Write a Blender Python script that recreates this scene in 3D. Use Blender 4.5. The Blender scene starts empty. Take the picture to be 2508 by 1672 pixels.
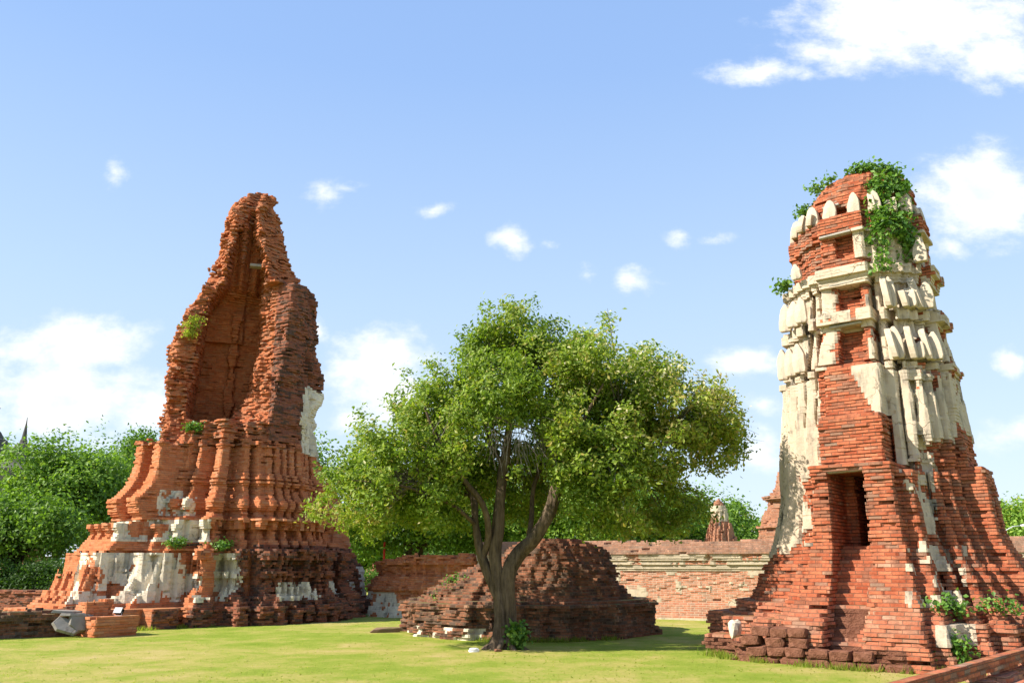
import bpy, math, random
import numpy as np
R = math.radians
scene = bpy.context.scene
C = scene.collection

# ---------------------------------------------------------------- camera, sky, sun, exposure
F_PX = 2000.0
PITCH = math.atan(549 / F_PX)
EYE = 1.65
cam_d = bpy.data.cameras.new('camera')
cam = bpy.data.objects.new('camera', cam_d)
C.objects.link(cam)
cam.location = (0, 0, EYE)
cam.rotation_euler = (R(90) + PITCH, 0, 0)
cam_d.sensor_width = 36
cam_d.lens = 36 * F_PX / 2508
cam_d.clip_end = 3000
scene.camera = cam
scene.render.resolution_x = 1024
scene.render.resolution_y = 682

SUN_EL = R(41)
SUN_H = (-0.955, -0.30)                    # horizontal direction towards the sun
n_ = math.hypot(*SUN_H)
SD = (SUN_H[0] / n_ * math.cos(SUN_EL), SUN_H[1] / n_ * math.cos(SUN_EL), math.sin(SUN_EL))
sun_d = bpy.data.lights.new('sun', 'SUN')
sun_d.energy = 5.0
sun_d.angle = R(0.5)
sun_d.color = (1.0, 0.93, 0.82)
sun = bpy.data.objects.new('sun', sun_d)
C.objects.link(sun)
from mathutils import Vector, Matrix
sun.rotation_euler = Vector(SD).to_track_quat('Z', 'Y').to_euler()
scene.view_settings.view_transform = 'Standard'
scene.view_settings.look = 'None'
scene.view_settings.exposure = 0.93
scene.view_settings.gamma = 1

CLOUDS = [  # x/y and z/y of the direction, half sizes, strength
    (0.572, 0.746, 0.204, 0.085, 1.15), (0.687, 0.689, 0.073, 0.060, 1.00), (0.355, 0.665, 0.091, 0.024, 0.80), (0.473, 0.689, 0.098, 0.035, 0.90),
    (0.630, 0.476, 0.098, 0.075, 1.15), (0.573, 0.401, 0.034, 0.025, 0.60), (0.634, 0.248, 0.024, 0.019, 0.90), (0.624, 0.154, 0.059, 0.033, 0.60),
    (-0.539, 0.271, 0.090, 0.045, 1.00), (-0.615, 0.260, 0.065, 0.032, 0.90), (-0.558, 0.200, 0.150, 0.060, 1.05), (-0.457, 0.187, 0.052, 0.036, 0.80),
    (-0.600, 0.165, 0.064, 0.027, 0.85), (-0.168, 0.248, 0.076, 0.050, 1.10), (-0.150, 0.205, 0.085, 0.055, 0.95), (-0.247, 0.288, 0.013, 0.022, 0.70),
    (-0.192, 0.176, 0.034, 0.024, 0.80), (-0.537, 0.508, 0.022, 0.028, 0.62), (-0.253, 0.476, 0.036, 0.025, 0.66), (-0.225, 0.485, 0.028, 0.010, 0.45),
    (-0.102, 0.458, 0.040, 0.012, 0.48), (-0.003, 0.407, 0.028, 0.030, 0.78), (0.048, 0.409, 0.016, 0.012, 0.50), (0.098, 0.364, 0.016, 0.019, 0.56),
    (0.160, 0.359, 0.034, 0.023, 0.72), (0.221, 0.418, 0.020, 0.016, 0.62), (0.271, 0.415, 0.038, 0.011, 0.46), (0.293, 0.248, 0.048, 0.028, 0.85),
    (0.301, 0.133, 0.050, 0.034, 0.70), (0.316, 0.193, 0.035, 0.019, 0.60),
]
w = bpy.data.worlds.new('World')
scene.world = w
w.use_nodes = True
nt = w.node_tree
nt.nodes.clear()
class NB:
    """tiny node builder"""
    def __init__(s, nt): s.nt = nt
    def n(s, t, **k):
        nd = s.nt.nodes.new(t)
        for a, b in k.items():
            if a.startswith('i_'):
                key = a[2:]
                key = int(key) if key.isdigit() else key.replace('_', ' ')
                if isinstance(b, bpy.types.NodeSocket): s.nt.links.new(b, nd.inputs[key])
                else: nd.inputs[key].default_value = b
            else: setattr(nd, a, b)
        return nd
    def m(s, op, a, b=None, c=None, clamp=False):
        nd = s.nt.nodes.new('ShaderNodeMath'); nd.operation = op; nd.use_clamp = clamp
        for i, v in enumerate((a, b, c)):
            if v is None: continue
            if isinstance(v, bpy.types.NodeSocket): s.nt.links.new(v, nd.inputs[i])
            else: nd.inputs[i].default_value = v
        return nd.outputs[0]
    def v(s, op, a, b=None):
        nd = s.nt.nodes.new('ShaderNodeVectorMath'); nd.operation = op
        for i, x in enumerate((a, b)):
            if x is None: continue
            if isinstance(x, bpy.types.NodeSocket): s.nt.links.new(x, nd.inputs[i])
            else: nd.inputs[i].default_value = x
        return nd.outputs['Value'] if op in ('LENGTH', 'DOT_PRODUCT') else nd.outputs[0]
    def mix(s, f, a, b, mode='MIX'):
        nd = s.nt.nodes.new('ShaderNodeMix'); nd.data_type = 'RGBA'; nd.blend_type = mode
        for i, x in ((0, f), (6, a), (7, b)):
            if isinstance(x, bpy.types.NodeSocket): s.nt.links.new(x, nd.inputs[i])
            else: nd.inputs[i].default_value = x if i == 0 else (*x, 1)
        return nd.outputs[2]
    def smooth(s, x, lo, hi):
        nd = s.nt.nodes.new('ShaderNodeMapRange'); nd.interpolation_type = 'SMOOTHSTEP'
        s.nt.links.new(x, nd.inputs[0]); nd.inputs[1].default_value = lo; nd.inputs[2].default_value = hi
        return nd.outputs[0]
    def noise(s, vec, scale, detail=4, rough=.55):
        nd = s.nt.nodes.new('ShaderNodeTexNoise')
        if vec is not None: s.nt.links.new(vec, nd.inputs['Vector'])
        nd.inputs['Scale'].default_value = scale; nd.inputs['Detail'].default_value = detail
        nd.inputs['Roughness'].default_value = rough
        return nd.outputs['Fac']
    def ramp(s, fac, pts):
        nd = s.nt.nodes.new('ShaderNodeValToRGB'); s.nt.links.new(fac, nd.inputs[0])
        el = nd.color_ramp.elements
        while len(el) < len(pts): el.new(0.5)
        for e, (p, c) in zip(el, pts): e.position = p; e.color = (*c, 1)
        return nd.outputs[0]

b = NB(nt)
sky = b.n('ShaderNodeTexSky', sky_type='NISHITA', sun_disc=False, sun_elevation=SUN_EL,
          sun_rotation=math.atan2(SUN_H[0], SUN_H[1]), air_density=1.0, dust_density=0.6, ozone_density=1.0)
tc = b.n('ShaderNodeTexCoord')
sep = b.n('ShaderNodeSeparateXYZ', i_0=tc.outputs['Generated'])
ay = b.m('MAXIMUM', b.m('ABSOLUTE', sep.outputs[1]), 0.02)
P = b.n('ShaderNodeCombineXYZ', i_0=b.m('DIVIDE', sep.outputs[0], ay), i_1=b.m('DIVIDE', sep.outputs[2], ay)).outputs[0]
warp = b.n('ShaderNodeTexNoise', i_Vector=P, i_Scale=11.0, i_Detail=7.0, i_Roughness=.6)
Pw = b.v('ADD', P, b.v('MULTIPLY', b.v('SUBTRACT', warp.outputs['Color'], (.5, .5, .5)), (.055, .045, 0)))
acc = None
for cx, cz, rx, rz, st in CLOUDS:
    d = b.v('LENGTH', b.v('MULTIPLY', b.v('SUBTRACT', Pw, (cx, cz, 0)), (1 / rx, 1 / rz, 0)))
    m = b.m('MULTIPLY', b.m('SUBTRACT', 1.0, b.m('MULTIPLY', d, .75), clamp=True), st)
    acc = m if acc is None else b.m('MAXIMUM', acc, m)
n1 = b.noise(b.v('MULTIPLY', P, (1, 1.5, 1)), 15, 10, .64)
dens = b.m('ADD', acc, b.m('MULTIPLY', b.m('SUBTRACT', n1, .5), 1.65))
mask = b.smooth(dens, .10, .88)
mask = b.m('MULTIPLY', mask, b.smooth(acc, 0.0, .25))
n2 = b.noise(P, 4, 5, .5)
ccol = b.ramp(b.m('ADD', b.m('MULTIPLY', dens, .5), b.m('MULTIPLY', n2, .5)), [(.25, (4.6, 5.1, 5.8)), (.42, (5.7, 5.95, 6.3)), (.62, (6.3, 6.35, 6.4)), (.9, (5.0, 5.4, 5.9))])
el = b.m('ABSOLUTE', sep.outputs[2])
grad = b.ramp(el, [(0.0, (.66, .75, .84)), (.12, (.60, .73, .87)), (.30, (.48, .65, .88)), (.55, (.31, .49, .84)), (.9, (.22, .38, .74))])
grad = b.mix(1.0, grad, (6.0, 6.0, 6.0), 'MULTIPLY')
skyc = b.mix(1.0, sky.outputs[0], (1.8, 1.8, 1.9), 'MULTIPLY')
skyc = b.mix(.9, skyc, grad)
fin = b.mix(b.m('MULTIPLY', mask, .92), skyc, ccol)
bg = b.n('ShaderNodeBackground', i_Color=fin, i_Strength=0.10)
out = b.n('ShaderNodeOutputWorld', i_Surface=bg.outputs[0])

# ---------------------------------------------------------------- helpers
rng = np.random.default_rng(7)
random.seed(7)
GA = R(37)
U = np.array([math.cos(GA), -math.sin(GA)])
V = np.array([math.sin(GA), math.cos(GA)])

def link(o, parent=None):
    C.objects.link(o)
    if parent is not None: o.parent = parent
    return o
def tag(o, label, cat, group=None, kind=None):
    if label: o['label'] = label
    if cat: o['category'] = cat
    if group: o['group'] = group
    if kind: o['kind'] = kind
    return o
def empty(name, loc, rz=0):
    o = bpy.data.objects.new(name, None); o.location = loc; o.rotation_euler = (0, 0, rz)
    o.empty_display_size = .3
    return link(o)
def mesh_np(name, verts, loops, starts, totals, mats, parent=None, midx=None, uv=None, attr=None, smooth=False):
    me = bpy.data.meshes.new(name)
    nv, nl, nf = len(verts), len(loops), len(starts)
    me.vertices.add(nv); me.vertices.foreach_set('co', np.asarray(verts, np.float32).ravel())
    me.loops.add(nl); me.loops.foreach_set('vertex_index', np.asarray(loops, np.int32))
    me.polygons.add(nf); me.polygons.foreach_set('loop_start', np.asarray(starts, np.int32))
    me.polygons.foreach_set('loop_total', np.asarray(totals, np.int32))
    for m in mats: me.materials.append(m)
    if midx is not None: me.polygons.foreach_set('material_index', np.asarray(midx, np.int32))
    if uv is not None:
        l = me.uv_layers.new(name='UVMap'); l.data.foreach_set('uv', np.asarray(uv, np.float32).ravel())
    if attr is not None:
        a = me.attributes.new('tone', 'FLOAT', 'FACE'); a.data.foreach_set('value', np.asarray(attr, np.float32))
    me.polygons.foreach_set('use_smooth', np.full(nf, smooth))
    me.update(); me.validate()
    o = bpy.data.objects.new(name, me)
    return link(o, parent)
def mesh_py(name, verts, faces, mat, parent=None, smooth=False, uvscale=None):
    me = bpy.data.meshes.new(name)
    me.from_pydata([tuple(map(float, v)) for v in verts], [], [tuple(int(i) for i in f) for f in faces])
    me.materials.append(mat)
    if smooth:
        me.polygons.foreach_set('use_smooth', [True] * len(me.polygons))
    uv = me.uv_layers.new(name='UVMap')
    for p in me.polygons:
        n = p.normal
        for li in p.loop_indices:
            v = me.vertices[me.loops[li].vertex_index].co
            if abs(n.z) > .7: uv.data[li].uv = (v.x, v.y * .5)
            elif abs(n.y) > abs(n.x): uv.data[li].uv = (v.x, v.z)
            else: uv.data[li].uv = (v.y, v.z)
    me.update()
    return link(bpy.data.objects.new(name, me), parent)

def h3(i, j, k, seed=0):
    i = np.asarray(i).astype(np.int64); j = np.asarray(j).astype(np.int64); k = np.asarray(k).astype(np.int64)
    h = (i * 374761393 + j * 668265263 + k * 2147483647 + seed * 974634777) & 0xFFFFFFFF
    h = ((h ^ (h >> 13)) * 1274126177) & 0xFFFFFFFF
    h = ((h ^ (h >> 16)) * 2246822519) & 0xFFFFFFFF
    h = h ^ (h >> 15)
    return (h & 0xFFFFFF) / float(0xFFFFFF)
def vn(x, y, z, s=0):
    x, y, z = np.broadcast_arrays(x, y, z)
    xi, yi, zi = np.floor(x), np.floor(y), np.floor(z)
    fx, fy, fz = x - xi, y - yi, z - zi
    fx = fx * fx * (3 - 2 * fx); fy = fy * fy * (3 - 2 * fy); fz = fz * fz * (3 - 2 * fz)
    r = 0
    for a in (0, 1):
        for bb in (0, 1):
            for c in (0, 1):
                r = r + h3(xi + a, yi + bb, zi + c, s) * (fx if a else 1 - fx) * (fy if bb else 1 - fy) * (fz if c else 1 - fz)
    return r
def fbm(x, y, z, s=0):
    return (vn(x, y, z, s) * .55 + vn(x * 2.1, y * 2.1, z * 2.1, s + 1) * .3 + vn(x * 4.3, y * 4.3, z * 4.3, s + 2) * .15) * 2 - 1

# marching-squares tables
POLY, SEGS = {}, {}
for case in range(1, 16):
    ins = [(case >> k) & 1 for k in range(4)]
    toks, ev = [], []
    for k in range(4):
        if ins[k]: toks.append(k)
        if ins[k] != ins[(k + 1) % 4]:
            toks.append(4 + k); ev.append((4 + k, ins[k]))
    POLY[case] = toks
    sg = []
    for q, (t, isin) in enumerate(ev):
        if isin: sg.append((t, ev[(q + 1) % len(ev)][0]))
    SEGS[case] = sg

def masonry(root, sdf, box, z0, z1, mats, matfn=None, partfn=None, parts=('masonry',), h=.065, cell=.06,
            jit=.012, miss=.02, joint=0.0, seed=0, brick=.24, clip_bottom=True):
    """courses of bricks filling the solid sdf(a,b,z) < 0; wall and ledge faces only; one mesh for each part"""
    a = np.arange(box[0], box[1] + cell, cell); bb = np.arange(box[2], box[3] + cell, cell)
    A, B = np.meshgrid(a, bb, indexing='ij')
    nl = int(round((z1 - z0) / h))
    layers = []
    for k in range(nl):
        zz = z0 + k * h
        if joint > 0:
            layers.append((k, zz, zz + h * .8, 0)); layers.append((k, zz + h * .8, zz + h, 1))
        else: layers.append((k, zz, zz + h, 0))
    out = {p: dict(v=[], n=[], uv=[], m=[]) for p in range(len(parts))}
    def field(L):
        k, za, zb, isj = L
        zm = z0 + (k + .5) * h
        D, J, M = sdf(A, B, zm)          # distance, jitter weight, material index
        off = .5 * (k % 2)
        ia = np.floor(A / brick + off + .13 * h3(k, 3, 1, seed)); ib = np.floor(B / brick + off)
        r = h3(ia, ib, k, seed + 5)
        D = D + J * (jit * (r * 2 - 1) * 1.2 + jit * .25 * (h3(k, 0, 7, seed) * 2 - 1))
        if miss > 0: D = D + J * np.where(h3(ia, ib, k, seed + 9) < miss, .10, 0)
        if isj: D = D + J * joint
        D = D.copy(); D[0, :] = D[-1, :] = 1; D[:, 0] = D[:, -1] = 1
        return D, M
    prev = None; cur = field(layers[0])
    for li, L in enumerate(layers):
        nxt = field(layers[li + 1]) if li + 1 < len(layers) else (np.ones_like(A), None)
        D, M = cur
        ins = D < 0
        def full(X):
            i = X < 0
            return i[:-1, :-1] & i[1:, :-1] & i[1:, 1:] & i[:-1, 1:]
        case = ins[:-1, :-1] * 1 + ins[1:, :-1] * 2 + ins[1:, 1:] * 4 + ins[:-1, 1:] * 8
        topopen = ~full(nxt[0])
        botopen = ~full(prev[0]) if prev is not None else (np.zeros_like(topopen) if clip_bottom else np.ones_like(topopen))
        for cs in range(1, 16):
            I, Jx = np.nonzero(case == cs)
            if len(I) == 0: continue
            ci = [(0, 0), (1, 0), (1, 1), (0, 1)]
            d = [D[I + p, Jx + q] for p, q in ci]
            pa = [A[I + p, Jx + q] for p, q in ci]; pb = [B[I + p, Jx + q] for p, q in ci]
            def pt(t):
                if t < 4: return pa[t], pb[t]
                k0 = t - 4; k1 = (k0 + 1) % 4
                den = d[k0] - d[k1]; den = np.where(np.abs(den) < 1e-9, 1e-9, den)
                f = np.clip(d[k0] / den, .02, .98)
                return pa[k0] + (pa[k1] - pa[k0]) * f, pb[k0] + (pb[k1] - pb[k0]) * f
            ca, cb = pa[0] + cell / 2, pb[0] + cell / 2
            mi = M[I, Jx]
            part = partfn(ca, cb, L[1], mi) if partfn else np.zeros(len(I), int)
            for (t0, t1) in SEGS[cs]:
                (xa, xb), (ya, yb) = pt(t0), pt(t1)
                usea = np.abs(ya - xa) >= np.abs(yb - xb)
                u0 = np.where(usea, xa, xb); u1 = np.where(usea, ya, yb)
                V4 = np.stack([np.stack([xa, xb, np.full_like(xa, L[1])], -1), np.stack([ya, yb, np.full_like(xa, L[1])], -1),
                               np.stack([ya, yb, np.full_like(xa, L[2])], -1), np.stack([xa, xb, np.full_like(xa, L[2])], -1)], 1)
                z_ = np.full_like(u0, 1.0)
                UV = np.stack([np.stack([u0, z_ * L[1]], -1), np.stack([u1, z_ * L[1]], -1), np.stack([u1, z_ * L[2]], -1), np.stack([u0, z_ * L[2]], -1)], 1)
                for p in range(len(parts)):
                    s = part == p
                    if s.any():
                        o = out[p]; o['v'].append(V4[s].reshape(-1, 3)); o['uv'].append(UV[s].reshape(-1, 2))
                        o['n'].append(np.full(s.sum(), 4)); o['m'].append(mi[s])
            for (openm, zc, rev) in ((topopen, L[2], False), (botopen, L[1], True)):
                sel = openm[I, Jx]
                if not sel.any(): continue
                toks = POLY[cs][::-1] if rev else POLY[cs]
                pts = [pt(t) for t in toks]
                Vn = np.stack([np.stack([x, y, np.full_like(x, zc)], -1) for x, y in pts], 1)[sel]
                UVn = np.stack([np.stack([x, y * .5 + .003], -1) for x, y in pts], 1)[sel]
                ps, ms = part[sel], mi[sel]
                for p in range(len(parts)):
                    s = ps == p
                    if s.any():
                        o = out[p]; o['v'].append(Vn[s].reshape(-1, 3)); o['uv'].append(UVn[s].reshape(-1, 2))
                        o['n'].append(np.full(s.sum(), len(toks))); o['m'].append(ms[s])
        prev, cur = cur, nxt
    objs = []
    for p, nm in enumerate(parts):
        o = out[p]
        if not o['v']: continue
        v = np.concatenate(o['v']); n = np.concatenate(o['n']); st = np.concatenate([[0], np.cumsum(n)[:-1]])
        objs.append(mesh_np(nm, v, np.arange(len(v)), st, n, mats, root, np.concatenate(o['m']), np.concatenate(o['uv'])))
        print('  part', nm, len(n), 'faces')
    return objs

def redent(A, B, E, fr, sh=0):
    """distance to a cross plan with indented corners, E the half width of its arms"""
    aA, aB = np.abs(A), np.abs(B)
    D = None
    for wf, hf in fr:
        d = np.maximum(aA - wf * E, aB - hf * E)
        D = d if D is None else np.minimum(D, d)
    return D
def boxd(A, B, a0, a1, b0, b1):
    return np.maximum(np.maximum(a0 - A, A - a1), np.maximum(b0 - B, B - b1))
def rnd_brick_dummy(): pass

def tube(vs, fs, pts, rad, sides=8, flute=0.0, nf=5, seed=0):
    pts = [Vector(p) for p in pts]
    base = len(vs)
    up = Vector((0, 0, 1))
    for i, p in enumerate(pts):
        t = (pts[min(i + 1, len(pts) - 1)] - pts[max(i - 1, 0)]).normalized()
        x = t.cross(Vector((0.3, 1, 0.1))).normalized(); y = t.cross(x)
        for s in range(sides):
            an = 2 * math.pi * s / sides
            r = rad[i] * (1 + flute * math.sin(nf * an + i * .35 + seed) + flute * .5 * math.sin(9 * an - i * .5 + seed * 2))
            vs.append(p + (x * math.cos(an) + y * math.sin(an)) * r)
    for i in range(len(pts) - 1):
        for s in range(sides):
            s2 = (s + 1) % sides
            fs.append((base + i * sides + s, base + (i + 1) * sides + s, base + (i + 1) * sides + s2, base + i * sides + s2))
    fs.append(tuple(base + s for s in range(sides)))
    e = base + (len(pts) - 1) * sides
    fs.append(tuple(e + s for s in reversed(range(sides))))
def smooth_path(pts, rad, n=5):
    P_, R_ = [], []
    for i in range(len(pts) - 1):
        p0 = Vector(pts[max(i - 1, 0)]); p1 = Vector(pts[i]); p2 = Vector(pts[i + 1]); p3 = Vector(pts[min(i + 2, len(pts) - 1)])
        for q in range(n):
            t = q / n
            P_.append(.5 * ((2 * p1) + (p2 - p0) * t + (2 * p0 - 5 * p1 + 4 * p2 - p3) * t * t + (3 * p1 - p0 - 3 * p2 + p3) * t ** 3))
            R_.append(rad[i] + (rad[i + 1] - rad[i]) * t)
    P_.append(Vector(pts[-1])); R_.append(rad[-1])
    return P_, R_

# ---------------------------------------------------------------- materials
def new_mat(name):
    m = bpy.data.materials.new(name); m.use_nodes = True
    m.node_tree.nodes.clear()
    return m, NB(m.node_tree)
def finish(b, col, rough=.9, bump=None, bstr=.4, bdist=.02, spec=.15, sss=None):
    p = b.n('ShaderNodeBsdfPrincipled')
    if isinstance(col, bpy.types.NodeSocket): b.nt.links.new(col, p.inputs['Base Color'])
    else: p.inputs['Base Color'].default_value = (*col, 1)
    if isinstance(rough, bpy.types.NodeSocket): b.nt.links.new(rough, p.inputs['Roughness'])
    else: p.inputs['Roughness'].default_value = rough
    p.inputs['Specular IOR Level'].default_value = spec
    if bump is not None:
        bp = b.n('ShaderNodeBump', i_Height=bump, i_Strength=bstr, i_Distance=bdist)
        b.nt.links.new(bp.outputs[0], p.inputs['Normal'])
    b.n('ShaderNodeOutputMaterial', i_Surface=p.outputs[0])
    return p
def brick_mat(name, c1, c2, mortar, h=.065, width=.24, dark=.45, pale=.3, msize=.007, lichen=0.0):
    m, b = new_mat(name)
    uv = b.n('ShaderNodeUVMap').outputs[0]
    tc = b.n('ShaderNodeTexCoord').outputs['Object']
    wob = b.v('ADD', uv, b.v('MULTIPLY', b.v('SUBTRACT', b.n('ShaderNodeTexNoise', i_Vector=tc, i_Scale=3.0, i_Detail=2.0).outputs['Color'], (.5, .5, .5)), (.06, .012, 0)))
    br = b.n('ShaderNodeTexBrick', i_Vector=wob, i_Scale=1.0)
    br.inputs['Color1'].default_value = (0, 0, 0, 1); br.inputs['Color2'].default_value = (1, 1, 1, 1)
    br.inputs['Mortar'].default_value = (.5, .5, .5, 1)
    br.inputs['Mortar Size'].default_value = msize; br.inputs['Mortar Smooth'].default_value = .3
    br.inputs['Brick Width'].default_value = width; br.inputs['Row Height'].default_value = h
    tone = b.n('ShaderNodeSeparateColor', i_0=br.outputs[0]).outputs[0]
    nA = b.noise(tc, 1.1, 4, .6); nB = b.noise(tc, 9, 4, .6); nC = b.noise(tc, 38, 3, .6)
    t = b.m('ADD', b.m('MULTIPLY', tone, .55), b.m('MULTIPLY', nB, .6))
    mid = tuple((x + y) / 2 for x, y in zip(c1, c2))
    col = b.ramp(t, [(.22, c1), (.55, mid), (.85, c2)])
    col = b.mix(b.m('MULTIPLY', b.smooth(b.m('ADD', b.m('MULTIPLY', tone, .55), b.m('MULTIPLY', nA, .6)), .70, .95), pale), col, (.56, .40, .28))
    dk = b.smooth(b.m('ADD', b.m('MULTIPLY', tone, .35), b.m('MULTIPLY', b.noise(tc, 2.0, 7, .75), .9)), .575, .77)
    col = b.mix(b.m('MULTIPLY', dk, dark), col, (.045, .035, .03))
    col = b.mix(b.m('MULTIPLY', br.outputs['Fac'], .85), col, mortar)
    col = b.mix(b.m('MULTIPLY', b.m('SUBTRACT', nC, .5), .5), col, (.03, .02, .015))
    geo = b.n('ShaderNodeNewGeometry')
    nz = b.n('ShaderNodeSeparateXYZ', i_0=geo.outputs['Normal']).outputs[2]
    if lichen > 0:
        lm = b.m('MULTIPLY', b.smooth(nz, .4, .9), b.smooth(b.noise(tc, 1.7, 5, .65), .46, .60))
        col = b.mix(b.m('MULTIPLY', lm, lichen), col, (.12, .13, .035))
    bump = b.m('ADD', b.m('MULTIPLY', br.outputs['Fac'], -1.0), b.m('MULTIPLY', b.m('ADD', nC, nB), .55))
    finish(b, col, .93, bump, .75, .02, .1)
    return m
def stucco_mat(name, c=(.60, .50, .36), grey=.5, crackc=(.12, .09, .06)):
    m, b = new_mat(name)
    tc = b.n('ShaderNodeTexCoord').outputs['Object']
    nA = b.noise(tc, .9, 5, .6); nB = b.noise(tc, 6, 5, .65); nC = b.noise(tc, 40, 3, .6)
    col = b.ramp(b.m('ADD', b.m('MULTIPLY', nA, .6), b.m('MULTIPLY', nB, .4)), [(.3, tuple(x * .72 for x in c)), (.5, c), (.72, tuple(min(1, x * 1.2) for x in c))])
    st = b.v('MULTIPLY', tc, (5, 5, .7))
    g = b.smooth(b.m('ADD', b.m('MULTIPLY', b.noise(st, 1, 5, .65), .6), b.m('MULTIPLY', b.noise(tc, 1.6, 4, .6), .5)), .56, .76)
    col = b.mix(b.m('MULTIPLY', g, grey), col, (.10, .095, .085))
    mold = b.smooth(b.m('ADD', b.m('MULTIPLY', b.noise(b.v('MULTIPLY', tc, (2.2, 2.2, 1.3)), 1, 7, .72), .8), b.m('MULTIPLY', nB, .2)), .58, .70)
    col = b.mix(b.m('MULTIPLY', mold, grey), col, (.07, .062, .052))
    vo = b.n('ShaderNodeTexVoronoi', feature='DISTANCE_TO_EDGE', i_Scale=1.5,
             i_Vector=b.v('ADD', tc, b.v('MULTIPLY', b.n('ShaderNodeTexNoise', i_Vector=tc, i_Scale=3.0, i_Detail=6.0).outputs['Color'], (.6, .6, .6))))
    cr = b.smooth(vo.outputs['Distance'], .018, .004)
    cr = b.m('MULTIPLY', cr, b.smooth(nA, .45, .6))
    col = b.mix(b.m('MULTIPLY', cr, .7), col, crackc)
    oc = b.smooth(b.noise(tc, 3.4, 5, .7), .60, .70)
    col = b.mix(b.m('MULTIPLY', oc, .45), col, (.40, .20, .10))
    bump = b.m('ADD', b.m('MULTIPLY', nC, .35), b.m('SUBTRACT', b.m('MULTIPLY', nB, .8), b.m('MULTIPLY', cr, .8)))
    finish(b, col, .9, bump, .6, .03, .1)
    return m
def rough_mat(name, c1, c2, scale=6, bstr=.6, bd=.02, r=.9):
    m, b = new_mat(name)
    tc = b.n('ShaderNodeTexCoord').outputs['Object']
    nA = b.noise(tc, scale, 6, .65); nB = b.noise(tc, scale * 6, 4, .6)
    col = b.ramp(b.m('ADD', b.m('MULTIPLY', nA, .65), b.m('MULTIPLY', nB, .35)), [(.32, c1), (.68, c2)])
    finish(b, col, r, b.m('ADD', nA, b.m('MULTIPLY', nB, .5)), bstr, bd, .1)
    return m
def bark_mat(name, c1, c2):
    m, b = new_mat(name)
    tc = b.n('ShaderNodeTexCoord').outputs['Object']
    st = b.v('MULTIPLY', tc, (16, 16, 2.2))
    nA = b.noise(st, 1, 6, .7); nB = b.noise(tc, 2.2, 4, .6); nC = b.noise(tc, 40, 3, .6)
    col = b.ramp(b.m('ADD', b.m('MULTIPLY', nA, .6), b.m('MULTIPLY', nB, .4)), [(.34, c1), (.5, tuple((x + y) / 2 for x, y in zip(c1, c2))), (.66, c2)])
    finish(b, col, .92, b.m('ADD', nA, b.m('MULTIPLY', nC, .3)), .9, .04, .1)
    return m
def leaf_mat(name, ramp, trans=.45, rough=.5):
    m, b = new_mat(name)
    at = b.n('ShaderNodeAttribute', attribute_name='tone')
    col = b.ramp(at.outputs['Fac'], ramp)
    p = b.n('ShaderNodeBsdfPrincipled', i_Base_Color=col, i_Roughness=rough)
    p.inputs['Specular IOR Level'].default_value = .35
    tcol = b.mix(1.0, col, (1.25, 1.35, .55), 'MULTIPLY')
    t = b.n('ShaderNodeBsdfTranslucent', i_Color=tcol)
    mx = b.n('ShaderNodeMixShader', i_0=trans, i_1=p.outputs[0], i_2=t.outputs[0])
    b.n('ShaderNodeOutputMaterial', i_Surface=mx.outputs[0])
    return m

M_bR = brick_mat('prang_brick', (.28, .065, .03), (.66, .23, .115), (.17, .085, .055), dark=.58, pale=.8, lichen=.3)  # mortar colour darkened to include the shade in the recessed joints
M_bRdark = brick_mat('prang_base_brick', (.30, .08, .04), (.62, .25, .14), (.18, .11, .075), dark=.4, pale=.7, lichen=.5)
M_st = stucco_mat('prang_stucco', (.54, .44, .325), 1.0)
M_lat = rough_mat('laterite', (.12, .045, .025), (.26, .12, .075), 7, 1.0, .05)
M_bL = brick_mat('ruin_brick', (.42, .125, .05), (.68, .26, .115), (.44, .22, .12), dark=.25, pale=.35, msize=.005, lichen=.5)
M_bLd = brick_mat('ruin_broken_brick', (.34, .09, .035), (.64, .235, .105), (.28, .15, .085), dark=.5, pale=.5, msize=.006, lichen=.3)
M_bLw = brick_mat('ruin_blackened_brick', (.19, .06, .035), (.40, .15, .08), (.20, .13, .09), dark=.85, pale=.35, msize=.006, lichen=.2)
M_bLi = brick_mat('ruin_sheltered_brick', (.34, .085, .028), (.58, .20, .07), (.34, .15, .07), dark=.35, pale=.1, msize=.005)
M_stL = stucco_mat('ruin_stucco', (.68, .60, .46), .8)
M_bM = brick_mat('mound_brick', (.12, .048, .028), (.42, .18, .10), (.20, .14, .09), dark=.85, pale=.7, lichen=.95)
M_bW = brick_mat('wall_brick', (.42, .15, .08), (.68, .34, .21), (.58, .46, .34), dark=.35, pale=1.0, msize=.009)
M_bWd = brick_mat('wall_coping_brick', (.30, .15, .09), (.54, .31, .21), (.38, .27, .19), dark=.5, pale=.7)
M_stW = stucco_mat('wall_stucco', (.54, .45, .32), .5)
M_far = brick_mat('distant_brick', (.30, .12, .065), (.56, .27, .16), (.40, .26, .18), dark=.4, pale=.5)
M_grey = rough_mat('dark_weathered_stone', (.06, .058, .055), (.13, .12, .11), 2, .4)
M_slab = stucco_mat('grey_slab', (.26, .235, .20), .7)
M_bark = bark_mat('bark', (.03, .022, .015), (.21, .15, .10))
M_barkd = bark_mat('dark_bark', (.02, .015, .01), (.075, .055, .038))
M_twig = bark_mat('twig_bark', (.10, .085, .07), (.28, .25, .21))
M_leaf = leaf_mat('leaf', [(0, (.05, .095, .012)), (.35, (.15, .24, .022)), (.6, (.27, .36, .04)), (.78, (.33, .36, .07)), (.9, (.42, .31, .10)), (1, (.80, .72, .46))], .42)
M_leaf2 = leaf_mat('park_tree_leaf', [(0, (.05, .11, .016)), (.4, (.16, .28, .035)), (.75, (.28, .42, .06)), (1, (.42, .34, .05))], .4)
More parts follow.
